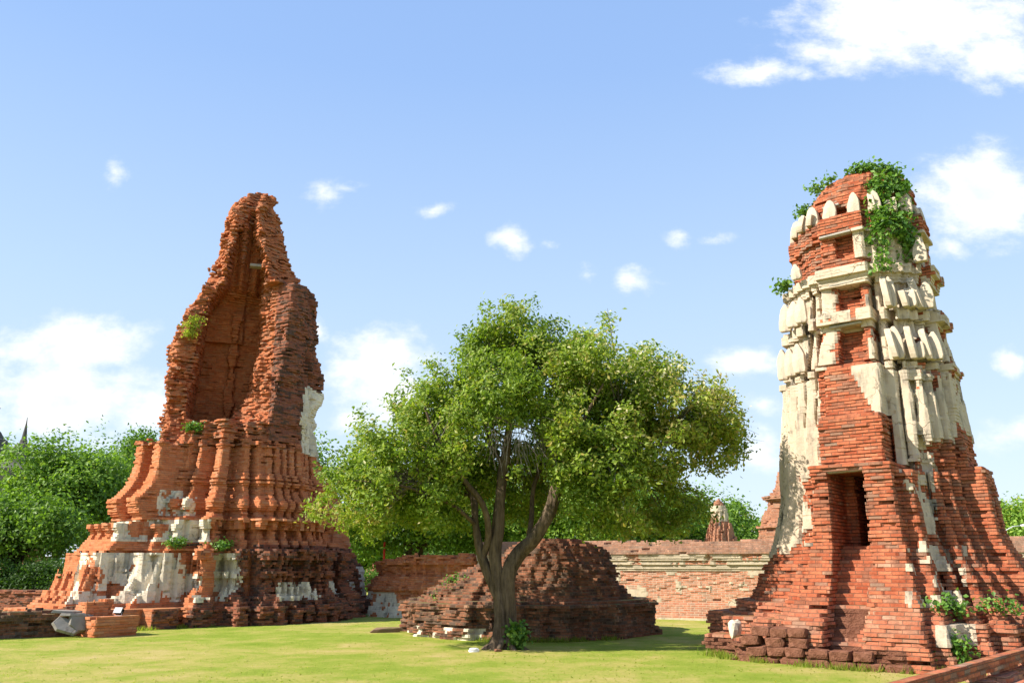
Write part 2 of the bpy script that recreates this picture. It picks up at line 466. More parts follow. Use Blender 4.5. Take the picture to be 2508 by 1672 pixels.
M_vine = leaf_mat('vine_leaf', [(0, (.05, .12, .018)), (.5, (.12, .25, .035)), (1, (.25, .36, .06))], .35)
M_wood = rough_mat('old_lintel', (.28, .25, .21), (.44, .40, .34), 9)
M_white = rough_mat('white_paint', (.62, .61, .58), (.78, .77, .74), 3, .2)
M_red = rough_mat('red_paint', (.45, .03, .02), (.62, .06, .03), 3, .2)
M_redroof = rough_mat('red_roof_tile', (.40, .08, .05), (.58, .14, .09), 6, .3)
M_blue = rough_mat('blue_paint', (.02, .10, .42), (.03, .16, .55), 3, .2)
M_gold = rough_mat('gilt', (.60, .36, .08), (.85, .55, .16), 3, .2, .01, .4)
M_metal = rough_mat('grey_metal', (.35, .36, .37), (.5, .5, .5), 3, .2, .01, .5)
M_dark = rough_mat('dark_recess', (.008, .007, .006), (.016, .013, .011), 3, .2)

# grass ground
m, b = new_mat('lawn_soil')
tc = b.n('ShaderNodeTexCoord').outputs['Object']
nA = b.noise(tc, .22, 5, .6); nB = b.noise(tc, 1.3, 5, .65); nC = b.noise(tc, 14, 4, .7); nD = b.noise(tc, 60, 3, .7)
t = b.m('ADD', b.m('ADD', b.m('MULTIPLY', nA, .5), b.m('MULTIPLY', nB, .35)), b.m('MULTIPLY', nC, .18))
gcol = b.ramp(t, [(.38, (.16, .235, .022)), (.48, (.245, .295, .042)), (.56, (.37, .33, .088)), (.66, (.50, .375, .17))])
gcol = b.mix(b.m('MULTIPLY', b.smooth(nD, .5, .8), .2), gcol, (.08, .11, .015))
finish(b, gcol, .95, b.m('ADD', nC, nD), .8, .03, .05)
M_ground = m
M_blade = leaf_mat('grass_blade', [(0, (.18, .27, .024)), (.5, (.28, .33, .05)), (.8, (.40, .37, .10)), (1, (.54, .42, .20))], .6, .8)

# ---------------------------------------------------------------- ground
gx = np.concatenate([[-900, -300, -120, -60], np.arange(-40, 41, 1.0), [60, 120, 300, 900]])
gy = np.concatenate([[-60, -10], np.arange(0, 61, 1.0), [80, 150, 400, 1500]])
GX, GY = np.meshgrid(gx, gy, indexing='ij')
def gz(x, y):
    x = np.asarray(x, float); y = np.asarray(y, float)
    near = np.clip(1 - (np.hypot(x, y - 25) - 25) / 20, 0, 1)
    return near * (vn(x * .25, y * .25, 0 * x, 3) - .5) * .06
GZ = gz(GX, GY)
vs = np.stack([GX, GY, GZ], -1).reshape(-1, 3)
nx, ny = GX.shape
fs = [(i * ny + j, (i + 1) * ny + j, (i + 1) * ny + j + 1, i * ny + j + 1) for i in range(nx - 1) for j in range(ny - 1)]
g = mesh_py('ground', vs, fs, M_ground, None, True); g['kind'] = 'structure'

# ---------------------------------------------------------------- right tower: the prang with stucco
RC = np.array([7.78, 17.55])
FR = [(.32, 1.0), (.46, .86), (.58, .76), (.68, .68), (.76, .58), (.86, .46), (1.0, .32)]
FRL = [(.34, 1.0), (.50, .91), (.64, .84), (.76, .76), (.84, .64), (.91, .50), (1.0, .34)]
zR = [-.2, .30, .33, .72, .76, .95, 1.0, 1.27, 1.73, 2.1, 2.56, 3.0, 3.6, 4.2, 4.7, 5.2, 5.42, 5.44, 5.56, 5.58, 5.66, 5.68, 6.3, 6.35, 6.5, 6.52, 6.72, 6.76, 7.36, 7.38, 7.5, 7.55, 7.72, 7.76, 8.5, 8.52, 8.95, 8.97, 9.3, 9.52, 9.76, 9.96, 10.12, 10.24]
eR = [3.5, 3.4, 3.25, 3.2, 2.98, 2.95, 2.66, 2.50, 2.24, 2.10, 1.96, 1.87, 1.84, 1.80, 1.74, 1.68, 1.68, 1.76, 1.76, 1.56, 1.56, 1.66, 1.52, 1.52, 1.52, 1.66, 1.66, 1.42, 1.38, 1.48, 1.48, 1.58, 1.58, 1.38, 1.36, 1.44, 1.42, 1.24, 1.20, 1.15, 1.07, .93, .72, .38]
def sdf_R(A, B, z):
    E = np.interp(z, zR, eR)
    # roll mouldings low down
    E = E + .05 * (abs(z - 1.42) < .05) + .05 * (abs(z - 1.62) < .04)
    n1 = fbm(A * 1.6, B * 1.6, z * 1.6 + 0 * A, 11)
    n2 = fbm(A * 3.5, B * 3.5, z * 3.5 + 0 * A, 17)
    A = A - .035 * max(0, z - 4.0)
    ax = (z > 9.2) * .24 * (z - 9.2)
    D = redent(A - ax, B, E, FRL if z < 5.42 else FR)
    if z > 9.3:
        D = np.minimum(D, np.hypot(A - ax, B) - E * .98 + .05 * np.sin(np.arctan2(B, A - ax) * 12))
    if z < 7.5:
        aA, aB = np.abs(A) / E, np.abs(B) / E
        if z < 5.42:
            gr = None
            for c_, w_, d_ in ((.385, .035, .78), (.53, .03, .72), (.655, .025, .66)):
                g2 = np.minimum(np.maximum(np.abs(aA - c_) - w_, d_ - aB), np.maximum(np.abs(aB - c_) - w_, d_ - aA))
                gr = g2 if gr is None else np.minimum(gr, g2)
            gr = gr * E
        else:
            gr = np.minimum(np.maximum(np.abs(aA - .515) - .055, .50 - aB), np.maximum(np.abs(aB - .515) - .055, .50 - aA))
            gr = np.minimum(gr, np.minimum(np.maximum(np.abs(aA - .365) - .045, .68 - aB), np.maximum(np.abs(aB - .365) - .045, .68 - aA))) * E
        if z < 4.4: gr = np.where(A < -.5, 1.0, gr)
        D = np.maximum(D, -gr)
    # front porch
    pw = np.interp(z, [0, .3, .75, 1.2, 2.0, 3.1, 3.5, 3.52, 4.45, 4.47, 5.55, 5.6], [1.28, 1.22, 1.12, .98, .80, .70, .74, .56, .58, .52, .50, .3])
    pb = np.interp(z, [0, .5, .72, .8, 1.0, 1.5, 2.0, 3.1, 3.5, 3.52, 4.45, 4.47, 5.55, 5.6], [3.78, 3.72, 3.6, 3.42, 3.2, 2.85, 2.62, 2.52, 2.58, 2.30, 2.28, 2.0, 1.80, 1.0])
    por = boxd(A, B, .1 - pw, .14 + pw, -pb, 0)
    por2 = boxd(A, B, .12 - pw - .28, .12 + pw + .28, -(pb - .32), 0) if z < 3.35 else 1.0
    if z < 5.58: D = np.minimum(D, np.minimum(por, por2))
    # right side porch with a false door
    sw = np.interp(z, [0, .75, 1.5, 2.1, 3.5, 3.55], [1.15, 1.0, .82, .70, .62, .3])
    sa = np.interp(z, [0, .75, .8, 1.3, 1.8, 2.2, 3.5, 3.55], [3.7, 3.5, 3.2, 2.7, 2.38, 2.18, 2.08, 1.5])
    sp = boxd(A, B, 0, sa, -sw, sw)
    if z < 3.52: D = np.minimum(D, sp)
    if z < .70:
        plat = boxd(A, B, -1.95, 1.3, -3.62 - .12 * (z < .32), -1.5)
        plat2 = boxd(A, B, -2.75, 0, -3.05, 2)
        D = np.minimum(D, np.minimum(plat, plat2) + (0 if z < .42 else .25))
        D = np.minimum(D, redent(A, B, 3.55, FR))
    # the stair channel and doorway
    st = boxd(A, B, -.30, .34, -9, -.9)
    zq = 2.03 + (B + 2.02) * 1.24
    step = np.floor(zq / .195) * .195
    step = np.minimum(step, 2.03)
    if z < 3.38:
        cut = np.maximum(st, (B + (1.75 if z > 2.0 else 0)))
        open_ = (z > step) & (st < .2)
        D = np.where((z > step), np.maximum(D, -np.maximum(st, B + 1.45)), D)
        if z > 2.0:
            D = np.maximum(D, -boxd(A, B, -.10, .34, -2.2, .9))
    # niches on the front
    for (za, zb_, ca, hw, dp) in ((8.0, 8.5, .06, .19, .22), (6.82, 7.36, .08, .22, .22), (5.68, 6.42, .10, .23, .3), (9.02, 9.26, -.02, .12, .25)):
        if za < z < zb_:
            D = np.maximum(D, -boxd(A, B, ca - hw, ca + hw, -E - .5, -E + dp))
            D = np.maximum(D, -boxd(-B, A, ca - hw - .1, ca + hw - .1, E - dp, E + .5))
    if 2.2 < z < 3.2:
        D = np.maximum(D, -boxd(A, B, 1.85, 3, -.22, .22))
    # false corner niches between the stucco tiers
    if 5.7 < z < 6.3:
        for c1, c2 in ((.56, -1), (-.62, -1)):
            pass
    # broken left skirt
    lb = (A < -1.1) * np.clip((z - .7) / .5, 0, 1) * .0
    er = .05 * n1 + .03 * n2
    # broken parts on the top and right
    rough = np.clip((z - 8.6) / 1.2, 0, 1) * .05 * n2 + np.clip((1.2 - z) / 1.0, 0, 1) * .05 * n1
    chip = np.where((A > 1.0) & (z > 3.4) & (z < 5.2), np.clip(n1, 0, 1) * .12, 0)
    D = D + rough + chip
    # stucco mask: where it still clings
    a, bq = A, B
    right_edge = np.interp(z, [2.2, 2.6, 3.4, 3.9, 4.4, 5.0], [.0, .0, .25, .55, 1.0, 3.0])
    cond = np.zeros(A.shape, bool)
    left = (a < -.62 + .15 * n1) & (z > 1.95 + .35 * n1) & (z < 7.8 + .25 * n2)
    left &= ~((a > -1.15) & (bq < -1.2) & (z < 3.45) & (z > 2.1) & (n1 > .15))
    rs = (a > .5 + .1 * n2) & (z > 3.5 + .9 * np.clip(a - 1.0, -.3, .9) + .5 * n1) & (z < 7.9 + .3 * n1)
    rs &= ~((a > 1.15) & (n2 > .22) & (z > 5.0))
    rs2 = (a > .55) & (a < 1.3) & (z > 1.9) & (z < 3.8) & (n1 > .2)
    mid = (np.abs(a) < .75) & (z > 5.5) & (z < 7.75) & (n1 + .3 * n2 > -.12) & (np.abs(a - .1) > .30)
    mid |= (np.abs(a - .05) < .62) & (((z > 7.32) & (z < 7.75)) | ((z > 6.38) & (z < 6.78))) & (n2 > -.5)
    up = (z > 7.9) & (z < 8.6) & (a > .22) & (n1 > -.25)
    cond = left | rs | rs2 | mid | up
    cond &= ~((np.maximum(por, -9) < .12) & (z < 5.6) & (np.abs(a - .12) < pw + .05))
    # quarter arch of stucco beside the front panel
    cond |= (a < -.62) & (bq < -1.0) & (z > 5.4) & (z < 7.7)
    cond |= (a > .12 + .45 * np.clip((5.35 - z) / 1.0, 0, 1)) & (a < .75) & (z > 4.5) & (z < 5.5)
    cond &= ~((step > z - .3) & (st < .1) & (z < 2.1))
    mat = np.where(cond, 1, 0)
    mat = np.where(~cond & (z < 1.0), 2, mat)
    lat = (z < .34) & (a < 1.0) & (bq < -2.6) | ((z < .9) & (st < .04) & (z < step + .2) & (n1 > -.1)) | ((z < .62) & (a < -.35) & (a > -1.9) & (bq < -3.0) & (n1 > -.2))
    mat = np.where(lat & ~cond, 3, mat)
    block = (a > .95) & (a < 1.7) & (z > 1.0) & (z < 2.0) & (n2 > .05) & (bq < -1)
    mat = np.where(block, 1, mat)
    low_st = (a > 1.35) & (a < 1.85) & (z > .42) & (z < .72) & (bq < -2.0)
    mat = np.where(low_st, 1, mat)
    D = D - np.where(mat == 1, .03 + .012 * n2, 0)
    J = np.where(mat == 1, .12, np.where(mat == 3, 2.2, 1.0)) * (1.6 if z < 1.0 else 1.0)
    return D, J, mat
prang = empty('prang_tower', (RC[0], RC[1], 0), -GA)
tag(prang, 'tall brick temple tower at right with cream stucco, dark doorway and steep stairs', 'tower')
def part_R(a, b_, z, m_):
    p = np.where(z < 1.0, 0, np.where(z < 5.5, 1, 2))
    if z < 2.05: p = np.where((a > -.30) & (a < .34) & (b_ < -1.9), 3, p)
    return np.where(m_ == 1, 4, p)
masonry(prang, sdf_R, (-4, 4.2, -4.1, 4.0), -.195, 10.26, [M_bR, M_st, M_bRdark, M_lat], partfn=part_R,
        parts=('stepped_base', 'tower_body', 'tiered_spire', 'staircase', 'stucco_facing'), cell=.055, jit=.018, joint=.02, seed=1)

# antefixes: pointed leaf-shaped slabs standing on the tiers
def leaf_slab(w_, h_, t_, lean=.12):
    vs, fs = [], []
    prof = [(.42, 0), (.5, .12), (.5, .35), (.44, .6), (.30, .82), (.10, .97), (0, 1.0)]
    front = [(-x * w_, y * h_) for x, y in prof] + [(x * w_, y * h_) for x, y in reversed(prof[:-1])]
    n = len(front)
    for x, y in front: vs.append((x, -t_ / 2 + y * lean, y))
    for x, y in front: vs.append((x, t_ / 2 + y * lean, y))
    cut = 1 if random.random() > .28 else random.uniform(.55, .8)
    vs = [(x + random.uniform(-.012, .012), y, min(z, cut * h_ + random.uniform(-.02, .02)) if z > 0 else z) for x, y, z in vs]
    vs.append((random.uniform(-.02, .02), -t_ * .72 + .4 * h_ * lean, h_ * .38)); c = len(vs) - 1
    for i in range(n):
        j = (i + 1) % n
        fs.append((i, c, j)); fs.append((i, j, j + n, i + n))
    fs.append(tuple(range(n, 2 * n)))
    return vs, fs
slabs = []
def antefix(a, b_, z, w_, h_, rz, parent, mat, lean=.12, t_=.12):
    vs, fs = leaf_slab(w_, h_, t_, lean)
    o = mesh_py('antefix', vs, fs, mat, parent)
    o.location = (a + .035 * max(0, z - 4.0), b_, z); o.rotation_euler = (random.uniform(-.06, .06), random.uniform(-.07, .07), rz + random.uniform(-.08, .08))
    md = o.modifiers.new('bevel', 'BEVEL'); md.width = .02; md.segments = 2; md.limit_method = 'ANGLE'
    return o
def ring(E, z, w_, h_, frs, lean, sides, skip=()):
    idx = 0
    for sd in sides:
        rz = sd * math.pi / 2
        for (x, d) in frs:
            idx += 1
            if idx in skip: continue
            lx, ly = x * E, -d * E
            a = lx * math.cos(rz) - ly * math.sin(rz); b_ = lx * math.sin(rz) + ly * math.cos(rz)
            antefix(a, b_, z, w_ * random.uniform(.9, 1.1), h_ * random.uniform(.88, 1.08), rz, prang, M_st, lean)
frs = [(-.84, .50), (-.66, .70), (-.46, .86), (-.16, .98), (.22, .98), (.50, .86), (.70, .70), (.88, .50)]
ring(1.36, 8.94, .27, .50, frs, .16, (0, 1), skip=(14,))
ring(1.38, 8.94, .2, .42, frs, .16, (3,))
frs2 = [(-.92, .55), (-.76, .72), (-.60, .86), (.55, .86), (.76, .72), (.92, .55)]
ring(1.52, 7.74, .22, .40, [(-.66, .86)], .14, (0,))
ring(1.58, 6.72, .27, .66, frs2, .16, (0, 1))
ring(1.68, 5.62, .27, .68, frs2, .14, (0, 1))
ring(1.54, 7.74, .28, .55, frs2[3:], .14, (0, 1), skip=(1, 2))
# lintels over the niches and the doorway
def lintel(a, b_, z, L_, parent, rz=0, hh=.05, d=.16, mat=None):
    vs = [(sx * L_ / 2, sy * d / 2, sz * hh) for sx in (-1, 1) for sy in (-1, 1) for sz in (0, 1)]
    fs = [(0, 1, 3, 2), (4, 6, 7, 5), (0, 4, 5, 1), (2, 3, 7, 6), (1, 5, 7, 3), (0, 2, 6, 4)]
    o = mesh_py('lintel', vs, fs, mat or M_wood, parent); o.location = (a, b_, z); o.rotation_euler = (0, R(-1.5), rz)
    md = o.modifiers.new('bevel', 'BEVEL'); md.width = .01
    return o
lintel(.06, -1.40, 8.5, .66, prang); lintel(.08, -1.43, 7.37, .5, prang); lintel(.1, -1.54, 6.43, .64, prang); lintel(-.02, -1.16, 9.27, .36, prang)
lintel(.02, -2.42, 3.36, .72, prang, hh=.045, d=.2)

# ---------------------------------------------------------------- left tower: the hollow ruined prang
LC = np.array([-9.52, 28.43])
FL = [(.26, 1.0), (.36, .94), (.49, .86), (.74, .74), (.86, .49), (.94, .36), (1.0, .26)]
zL = [-.2, .52, .55, .8, .82, 1.1, 1.3, 1.32, 1.5, 1.52, 1.8, 1.82, 2.1, 2.13, 2.4, 2.42, 2.7, 2.72, 2.9, 3.05, 3.1, 3.3, 3.32, 3.45, 3.6, 3.65, 3.9, 4.1, 4.14, 4.2, 4.25, 4.31, 4.36, 4.42, 4.5, 5.5, 5.7, 6.0, 8, 9.0, 16]
eL = [4.40, 4.35, 4.20, 4.18, 3.98, 3.80, 3.72, 3.90, 3.92, 3.74, 3.80, 3.98, 4.04, 3.50, 3.42, 3.30, 3.18, 3.38, 3.48, 3.52, 3.06, 3.02, 3.12, 3.22, 3.22, 3.04, 2.88, 2.80, 2.94, 2.94, 2.78, 2.92, 2.76, 2.88, 2.68, 2.56, 2.55, 2.5, 2.5, 2.5, 2.5]
# silhouettes as seen in section through the middle (height, offset)
sLz = [5.4, 5.7, 6.06, 7.1, 7.7, 8.5, 9.13, 9.64, 10.13, 10.8, 11.4, 12.0, 13.0, 13.9, 14.3, 15.0, 15.2]
sLs = [-3.4, -2.85, -2.55, -2.60, -2.62, -2.53, -2.50, -2.15, -2.12, -1.75, -1.36, -1.33, -1.22, -1.22, -1.02, -.46, 0.0]
sRz = [5.4, 7.2, 7.9, 8.6, 10.06, 11.0, 11.25, 11.3, 11.8, 12.6, 13.4, 14.4, 15.1, 15.25]
sRs = [3.2, 2.46, 2.60, 2.46, 2.34, 2.22, 2.0, 1.62, 1.36, 1.02, .84, .60, .42, .10]
clz = [6.3, 6.5, 7.2, 8.3, 9.7, 10.7, 11.3, 11.8, 13.1, 14.2, 14.6]
cls = [-1.3, -1.62, -1.62, -1.58, -1.5, -1.3, -.85, -.80, -.69, -.55, -.2]
crs = [-.9, -.45, .1, .23, .42, .34, .40, .41, .0, -.16, -.3]
def sdf_L(A, B, z):
    E = np.interp(z, zL, eL)
    n1 = fbm(A * 1.1, B * 1.1, z * 1.1 + 0 * A, 31)
    n2 = fbm(A * 3.2, B * 3.2, z * 2.6 + 0 * A, 37)
    s = .554 * A + .832 * B
    q = .832 * A - .554 * B
    D = redent(A, B, E, FL)
    if z < 5.6:      # grooves between the pilasters
        aA, aB = np.abs(A) / E, np.abs(B) / E
        gr = np.minimum(np.maximum(np.abs(aA - .55) - .06, .60 - aB), np.maximum(np.abs(aB - .55) - .06, .60 - aA)) * E
        gr = np.minimum(gr, np.minimum(np.maximum(np.abs(aA - .385) - .028, .76 - aB), np.maximum(np.abs(aB - .385) - .028, .76 - aA)) * E)
        D = np.maximum(D, -gr)
        for cfin in (.17, .05):
            gr = np.maximum(np.abs(aB - cfin) - .022, (.92 - aA)) * E
            D = np.where(A > 0, np.maximum(D, -gr), D)
    if z < 5.75:
        # front porch (towards -b) and right porch (towards +b)
        ph = np.interp(z, [0, .5, .55, .95, .98, 1.9, 2.0, 2.02, 2.2, 2.4, 2.6, 2.75, 2.88, 2.9, 3.1, 3.2, 3.6, 3.65, 4.0, 4.3, 4.7, 5.75],
                       [6.3, 6.3, 5.78, 5.5, 5.28, 5.05, 5.12, 4.74, 4.6, 4.42, 4.30, 4.45, 4.5, 3.74, 3.74, 3.86, 4.0, 3.84, 3.55, 3.4, 3.32, 3.3])
        pw = np.interp(z, [0, .5, .55, 1.9, 2.4, 3.1, 4.0, 4.7, 5.7], [1.35, 1.3, 1.15, 1.05, .95, .92, .84, .78, .74])
        por = boxd(A, B, -pw, pw, -ph, 0)
        door = boxd(A, B, -.28, .28, -9, -2.2)
        if 2.9 < z < 5.35: por = np.maximum(por, -np.maximum(door, -B - 9))
        por2 = boxd(A, B, -pw - .5, pw + (.62 if z < 2.12 else .45), -ph + .95, 0) if z < 3.1 else 1.0
        por3 = boxd(A, B, 0, pw + (.98 if z < 2.12 else .75), -ph + 1.32, 0) if z < 3.1 else 1.0
        por2 = np.minimum(por2, por3)
        D = np.minimum(D, np.minimum(por, por2))
        rh = np.interp(z, [0, .5, .55, .9, 1.5, 2.1, 3.3, 3.9, 5.2, 5.75], [6.2, 6.1, 5.5, 5.35, 5.2, 4.7, 4.25, 4.0, 3.2, 2.6])
        rp = boxd(A, B, -1.2, .95, 0, rh)
        slope = np.maximum(rp, (z - (5.6 - .75 * np.clip(B - 2.4, 0, 9))) )
        rp2 = boxd(A, B, 0, 1.9, 2.0, rh - 1.1) if z < 2.0 else 1.0
        D = np.minimum(D, np.minimum(slope, rp2))
        if z < .5:
            bt = lambda t: .42 * (((t * .62 + .2) % 1) < .52)
            D = np.minimum(D, boxd(A, B, -1.9, 1.75, -7.05 + .5 * (z > .2), -3) + (.0 if z < .38 else 9))
            D = np.minimum(D, np.maximum(np.maximum(-3.3 - A, A - 3.05 + bt(B)), np.maximum(-5.0 - B + bt(A), B - 4.6)))
        # ragged top of the lower storey, falling away from the shell
        if z > 4.9:
            top = 5.45 + .35 * n1
            outside = redent(A, B, 2.5, FL)
            D = np.where(outside > .05, np.maximum(D, (z - top - .25 * (q < 0))), D)
    if z >= 5.4:
        nb = n1 * .14 + n2 * .16
        D = redent(A, B, 2.5, FL) if z > 5.75 else D
        # fluted ribs above the shoulder
        cL = np.interp(z, sLz, sLs); cR = np.interp(z, sRz, sRs)
        flt = .06 * np.abs(np.sin(A * 5.2 + 1)) + .06 * np.abs(np.sin(B * 5.2))
        if z > 11.2:
            # the slender spike: a rounded redented shaft whose centre leans to the right
            sc = (cL + cR) / 2; hw = (cR - cL) / 2
            qc = -.1
            dd = np.sqrt(np.maximum(0, ((s - sc) / hw) ** 2 + ((q - qc) / (hw * 1.15)) ** 2))
            spike = (dd - 1) * hw + .10 * np.sin(np.arctan2(q - qc, s - sc) * 8 + .5)
            D = spike + nb * .8
        else:
            D = np.maximum(D, np.maximum(cL - s, s - cR) + nb * .6)
            # the near corner broken back
            arris = np.interp(z, [5.5, 7, 9, 11.2], [.75, .82, .95, .75])
            qf = np.interp(z, [5.5, 6.5, 9, 11.2], [2.5, 2.2, 1.85, 1.4]) + .22 * n2
            D = np.maximum(D, (q - np.maximum(qf + 1.5 * (s - arris), .75)) * .6 * (z > 6.2) + nb * .8 - (z <= 6.2) * 1.0)
        # hollow chamber open towards the viewer
        l = np.interp(z, clz, cls); r_ = np.interp(z, clz, crs)
        if z > 5.9:
            floor_ = 6.2 + .45 * np.clip(s + .9, 0, 3) * 1.3
            qb = np.interp(z, [6, 9, 11, 11.5, 13, 14.5], [-1.15, -1.15, -.9, -.3, .1, .45])
            qb = qb + .22 * (z > 9.55) * (s < -.2) + (.16 * np.sin(s * 13 + 1) if z > 11.3 else 0)
            depth = np.clip(q - qb, 0, 4)
            cav = np.maximum(np.maximum((l - .10 * depth) - s, s - (r_ + .04 * depth)), qb - q)
            cav = np.maximum(cav, floor_ - z)
            ch = .24 * n2 * np.clip(q + .2, 0, 1) + .16 * n1 * np.clip(q + .2, 0, 1)
            D = np.maximum(D, -(cav + ch * 1.6))
            if z < 14:
                # a rib standing out inside the chamber, and its side grooves
                D = np.minimum(D, np.maximum(boxd(s, q, -.62, -.34, qb - .3, qb + .2), -D * 0 - 9)) if 6.5 < z < 10.6 else D
        # a jagged spine dropping from the right edge of the hole
        if z < 7.6:
            t = (s - .35) - (z - 5.6) * .12
            D = np.where((z - 6.0) > .9 * (np.abs(t) * -1 + 1.9) + n1 * .5, np.maximum(D, -(boxd(s, q, -3, t * 0 + .2 + (z - 6) * .3, .9, 5) + nb)), D)
    if .62 < z < 3.02:
        fA = (A / .50 + .3) % 1; fB = (B / .46 + .1) % 1
        fl = np.maximum(fA < .26, fB < .30) * (1 if z < 2.05 or z > 2.4 else 0)
        D = D + .14 * fl * (s < 3.5)
    # chipped and worn
    wear = np.clip((z - 5.3) / .8, 0, 1) * (.12 * n2 + .08 * n1) + np.clip((2.9 - z) / 1.5, 0, 1) * (.07 * n1 + .05 * n2)
    D = D + wear + .012 * n2 + (.20 * np.clip(n1 + .15, -.3, .6) * (s > 1.0) if z > 6 else 0)
    # materials
    mat = np.zeros(A.shape, int)
    if z > 5.3: mat[:] = 1
    smooth_in = (z > 6.3) & (q < .3) & (s > -1.9) & (s < .6)
    mat = np.where(smooth_in, 0, mat)
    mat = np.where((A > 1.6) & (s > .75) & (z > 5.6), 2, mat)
    mat = np.where((s > 1.9 + .25 * n1) & (z > 5.3) & (z < 7.7 + .3 * n2), 3, mat)
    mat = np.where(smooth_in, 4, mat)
    fr = (s < .35) & (s > -4.2) & (B < -.2)
    st1 = fr & (z > .62) & (z < 2.02) & (n1 + .5 * n2 > -.12) & (s + .9 * n2 < .3)
    st2 = fr & (z > 2.36) & (z < 3.02) & (s < -.7) & (s > -3.4) & (n1 > -.3)
    st3 = fr & (z > 3.1) & (z < 3.9) & (s < -1.2) & (s > -2.3) & (n2 > .0)
    st4 = (s > 1.3) & (z > .62) & (z < 1.15) & (n1 > .25)
    st5 = (B > 4.6) & (z > .6) & (z < 1.6)
    mat = np.where(st1 | st2 | st3 | st4 | st5, 3, mat)
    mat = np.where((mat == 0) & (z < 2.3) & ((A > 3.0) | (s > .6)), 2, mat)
    D = D - np.where(mat == 3, .035, 0)
    J = np.where(mat == 3, .6, np.where(mat == 1, 3.4, np.where(mat == 2, 1.8, .7)))
    if z < .6: J = J * 1.6
    return D, J, mat
ruin = empty('ruined_tower', (LC[0], LC[1], 0), -GA)
tag(ruin, 'tallest hollow orange brick tower at left, broken open to a jagged leaning peak', 'tower')
def part_L(a, b_, z, m_):
    p = np.full(a.shape, 0 if z < .55 else 1 if z < 3.1 else 2 if z < 5.6 else 3)
    return np.where(m_ == 3, 4, p)
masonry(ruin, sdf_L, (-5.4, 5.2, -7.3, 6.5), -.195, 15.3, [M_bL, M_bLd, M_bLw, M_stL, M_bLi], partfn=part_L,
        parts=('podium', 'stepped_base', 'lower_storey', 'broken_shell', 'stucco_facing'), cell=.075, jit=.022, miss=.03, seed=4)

lintel(.50, -.22, 12.1, .55, ruin, math.atan2(.832, .554), .10, .3)
# ---------------------------------------------------------------- central mound
MC = np.array([.68, 22.6])
FM = [(.30, 1.0), (.46, .90), (.60, .80), (.78, .70), (.88, .50), (1.0, .32)]
def sdf_M(A, B, z):
    n1 = fbm(A * 1.2, B * 1.2, z * 1.2 + 0 * A, 51); n2 = fbm(A * 3, B * 3, z * 3 + 0 * A, 57)
    x = A * U[0] + B * V[0]
    E = np.interp(z, [0, .1, .3, .55, .72, .8, .82, .95, 1.5, 2.0, 2.2, 2.5], [2.95, 2.92, 2.85, 2.9, 3.0, 3.05, 2.75, 2.5, 1.95, 1.45, 1.05, .2])
    sh = .42 * np.clip((z - .8) / .8, 0, 1)
    D = redent(A - sh * .8, B - sh * .6, E * (1 - .12 * (z > 1.2)), FM)
    # the left shoulder, a gentler ramp of fallen brick
    e2 = np.interp(z, [0, .75, .8, 1.1, 1.45, 1.7, 1.85], [2.85, 2.9, 2.7, 2.3, 1.75, 1.1, .2])
    D = np.minimum(D, redent((A + .55) , (B + .35), e2, FM))
    if z > .82:
        rad = np.hypot(A - sh * .8, B - sh * .6) - E * .93
        D = D * .45 + np.minimum(rad, D + .35) * .55
        n3 = fbm(A * .7, B * .7, z * .9 + 0 * A, 55)
        D = D + .30 * n3
    D = D + .12 * n1 + .07 * n2 + .10 * np.clip(1 - z, 0, 1) * n1
    mat = np.where((z < .28) & (x < -1.2) & (n2 > .05), 1, 0)
    return D, np.where(mat == 1, 1.5, 1.6 if z > .75 else 1.2), mat
mound = empty('ruin_mound', (MC[0], MC[1], 0), -GA)
tag(mound, 'low collapsed mound of dark mossy bricks behind the tree trunk', 'ruin')
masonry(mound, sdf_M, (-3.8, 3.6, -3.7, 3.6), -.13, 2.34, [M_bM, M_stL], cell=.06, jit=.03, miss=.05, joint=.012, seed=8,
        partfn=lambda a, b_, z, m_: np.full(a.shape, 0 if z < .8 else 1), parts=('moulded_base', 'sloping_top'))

# ---------------------------------------------------------------- small ruin behind the mound on the left
def sdf_S(A, B, z):
    n1 = fbm(A * 1.2, B * 1.2, z * 1.2 + 0 * A, 61); n2 = fbm(A * 3, B * 3, z * 3 + 0 * A, 67)
    E = np.interp(z, [0, .3, .35, .8, .85, 1.3, 1.35, 1.7, 1.72, 2.2], [2.5, 2.35, 2.25, 2.15, 2.25, 2.0, 1.85, 1.95, 2.05, 1.9])
    D = redent(A, B, E, FM) + .07 * n1 + .05 * n2
    D = np.maximum(D, z - 1.85 - .2 * n1 - .12 * np.clip(A, -1, 2))
    mat = np.where((z < .75) & (n1 + n2 > .05), 1, 0)
    return D, np.where(mat == 1, .5, 1.2), mat
small = empty('low_ruin', (-3.0, 31.0, 0), -GA)
tag(small, 'low square brick ruin with pale stucco foot, between the left tower and the mound', 'ruin')
masonry(small, sdf_S, (-2.8, 2.8, -2.8, 2.8), -.13, 2.2, [M_bL, M_stL], cell=.09, jit=.03, miss=.03, seed=12, parts=('brickwork', 'stucco_foot'), partfn=lambda a, b_, z, m_: m_)

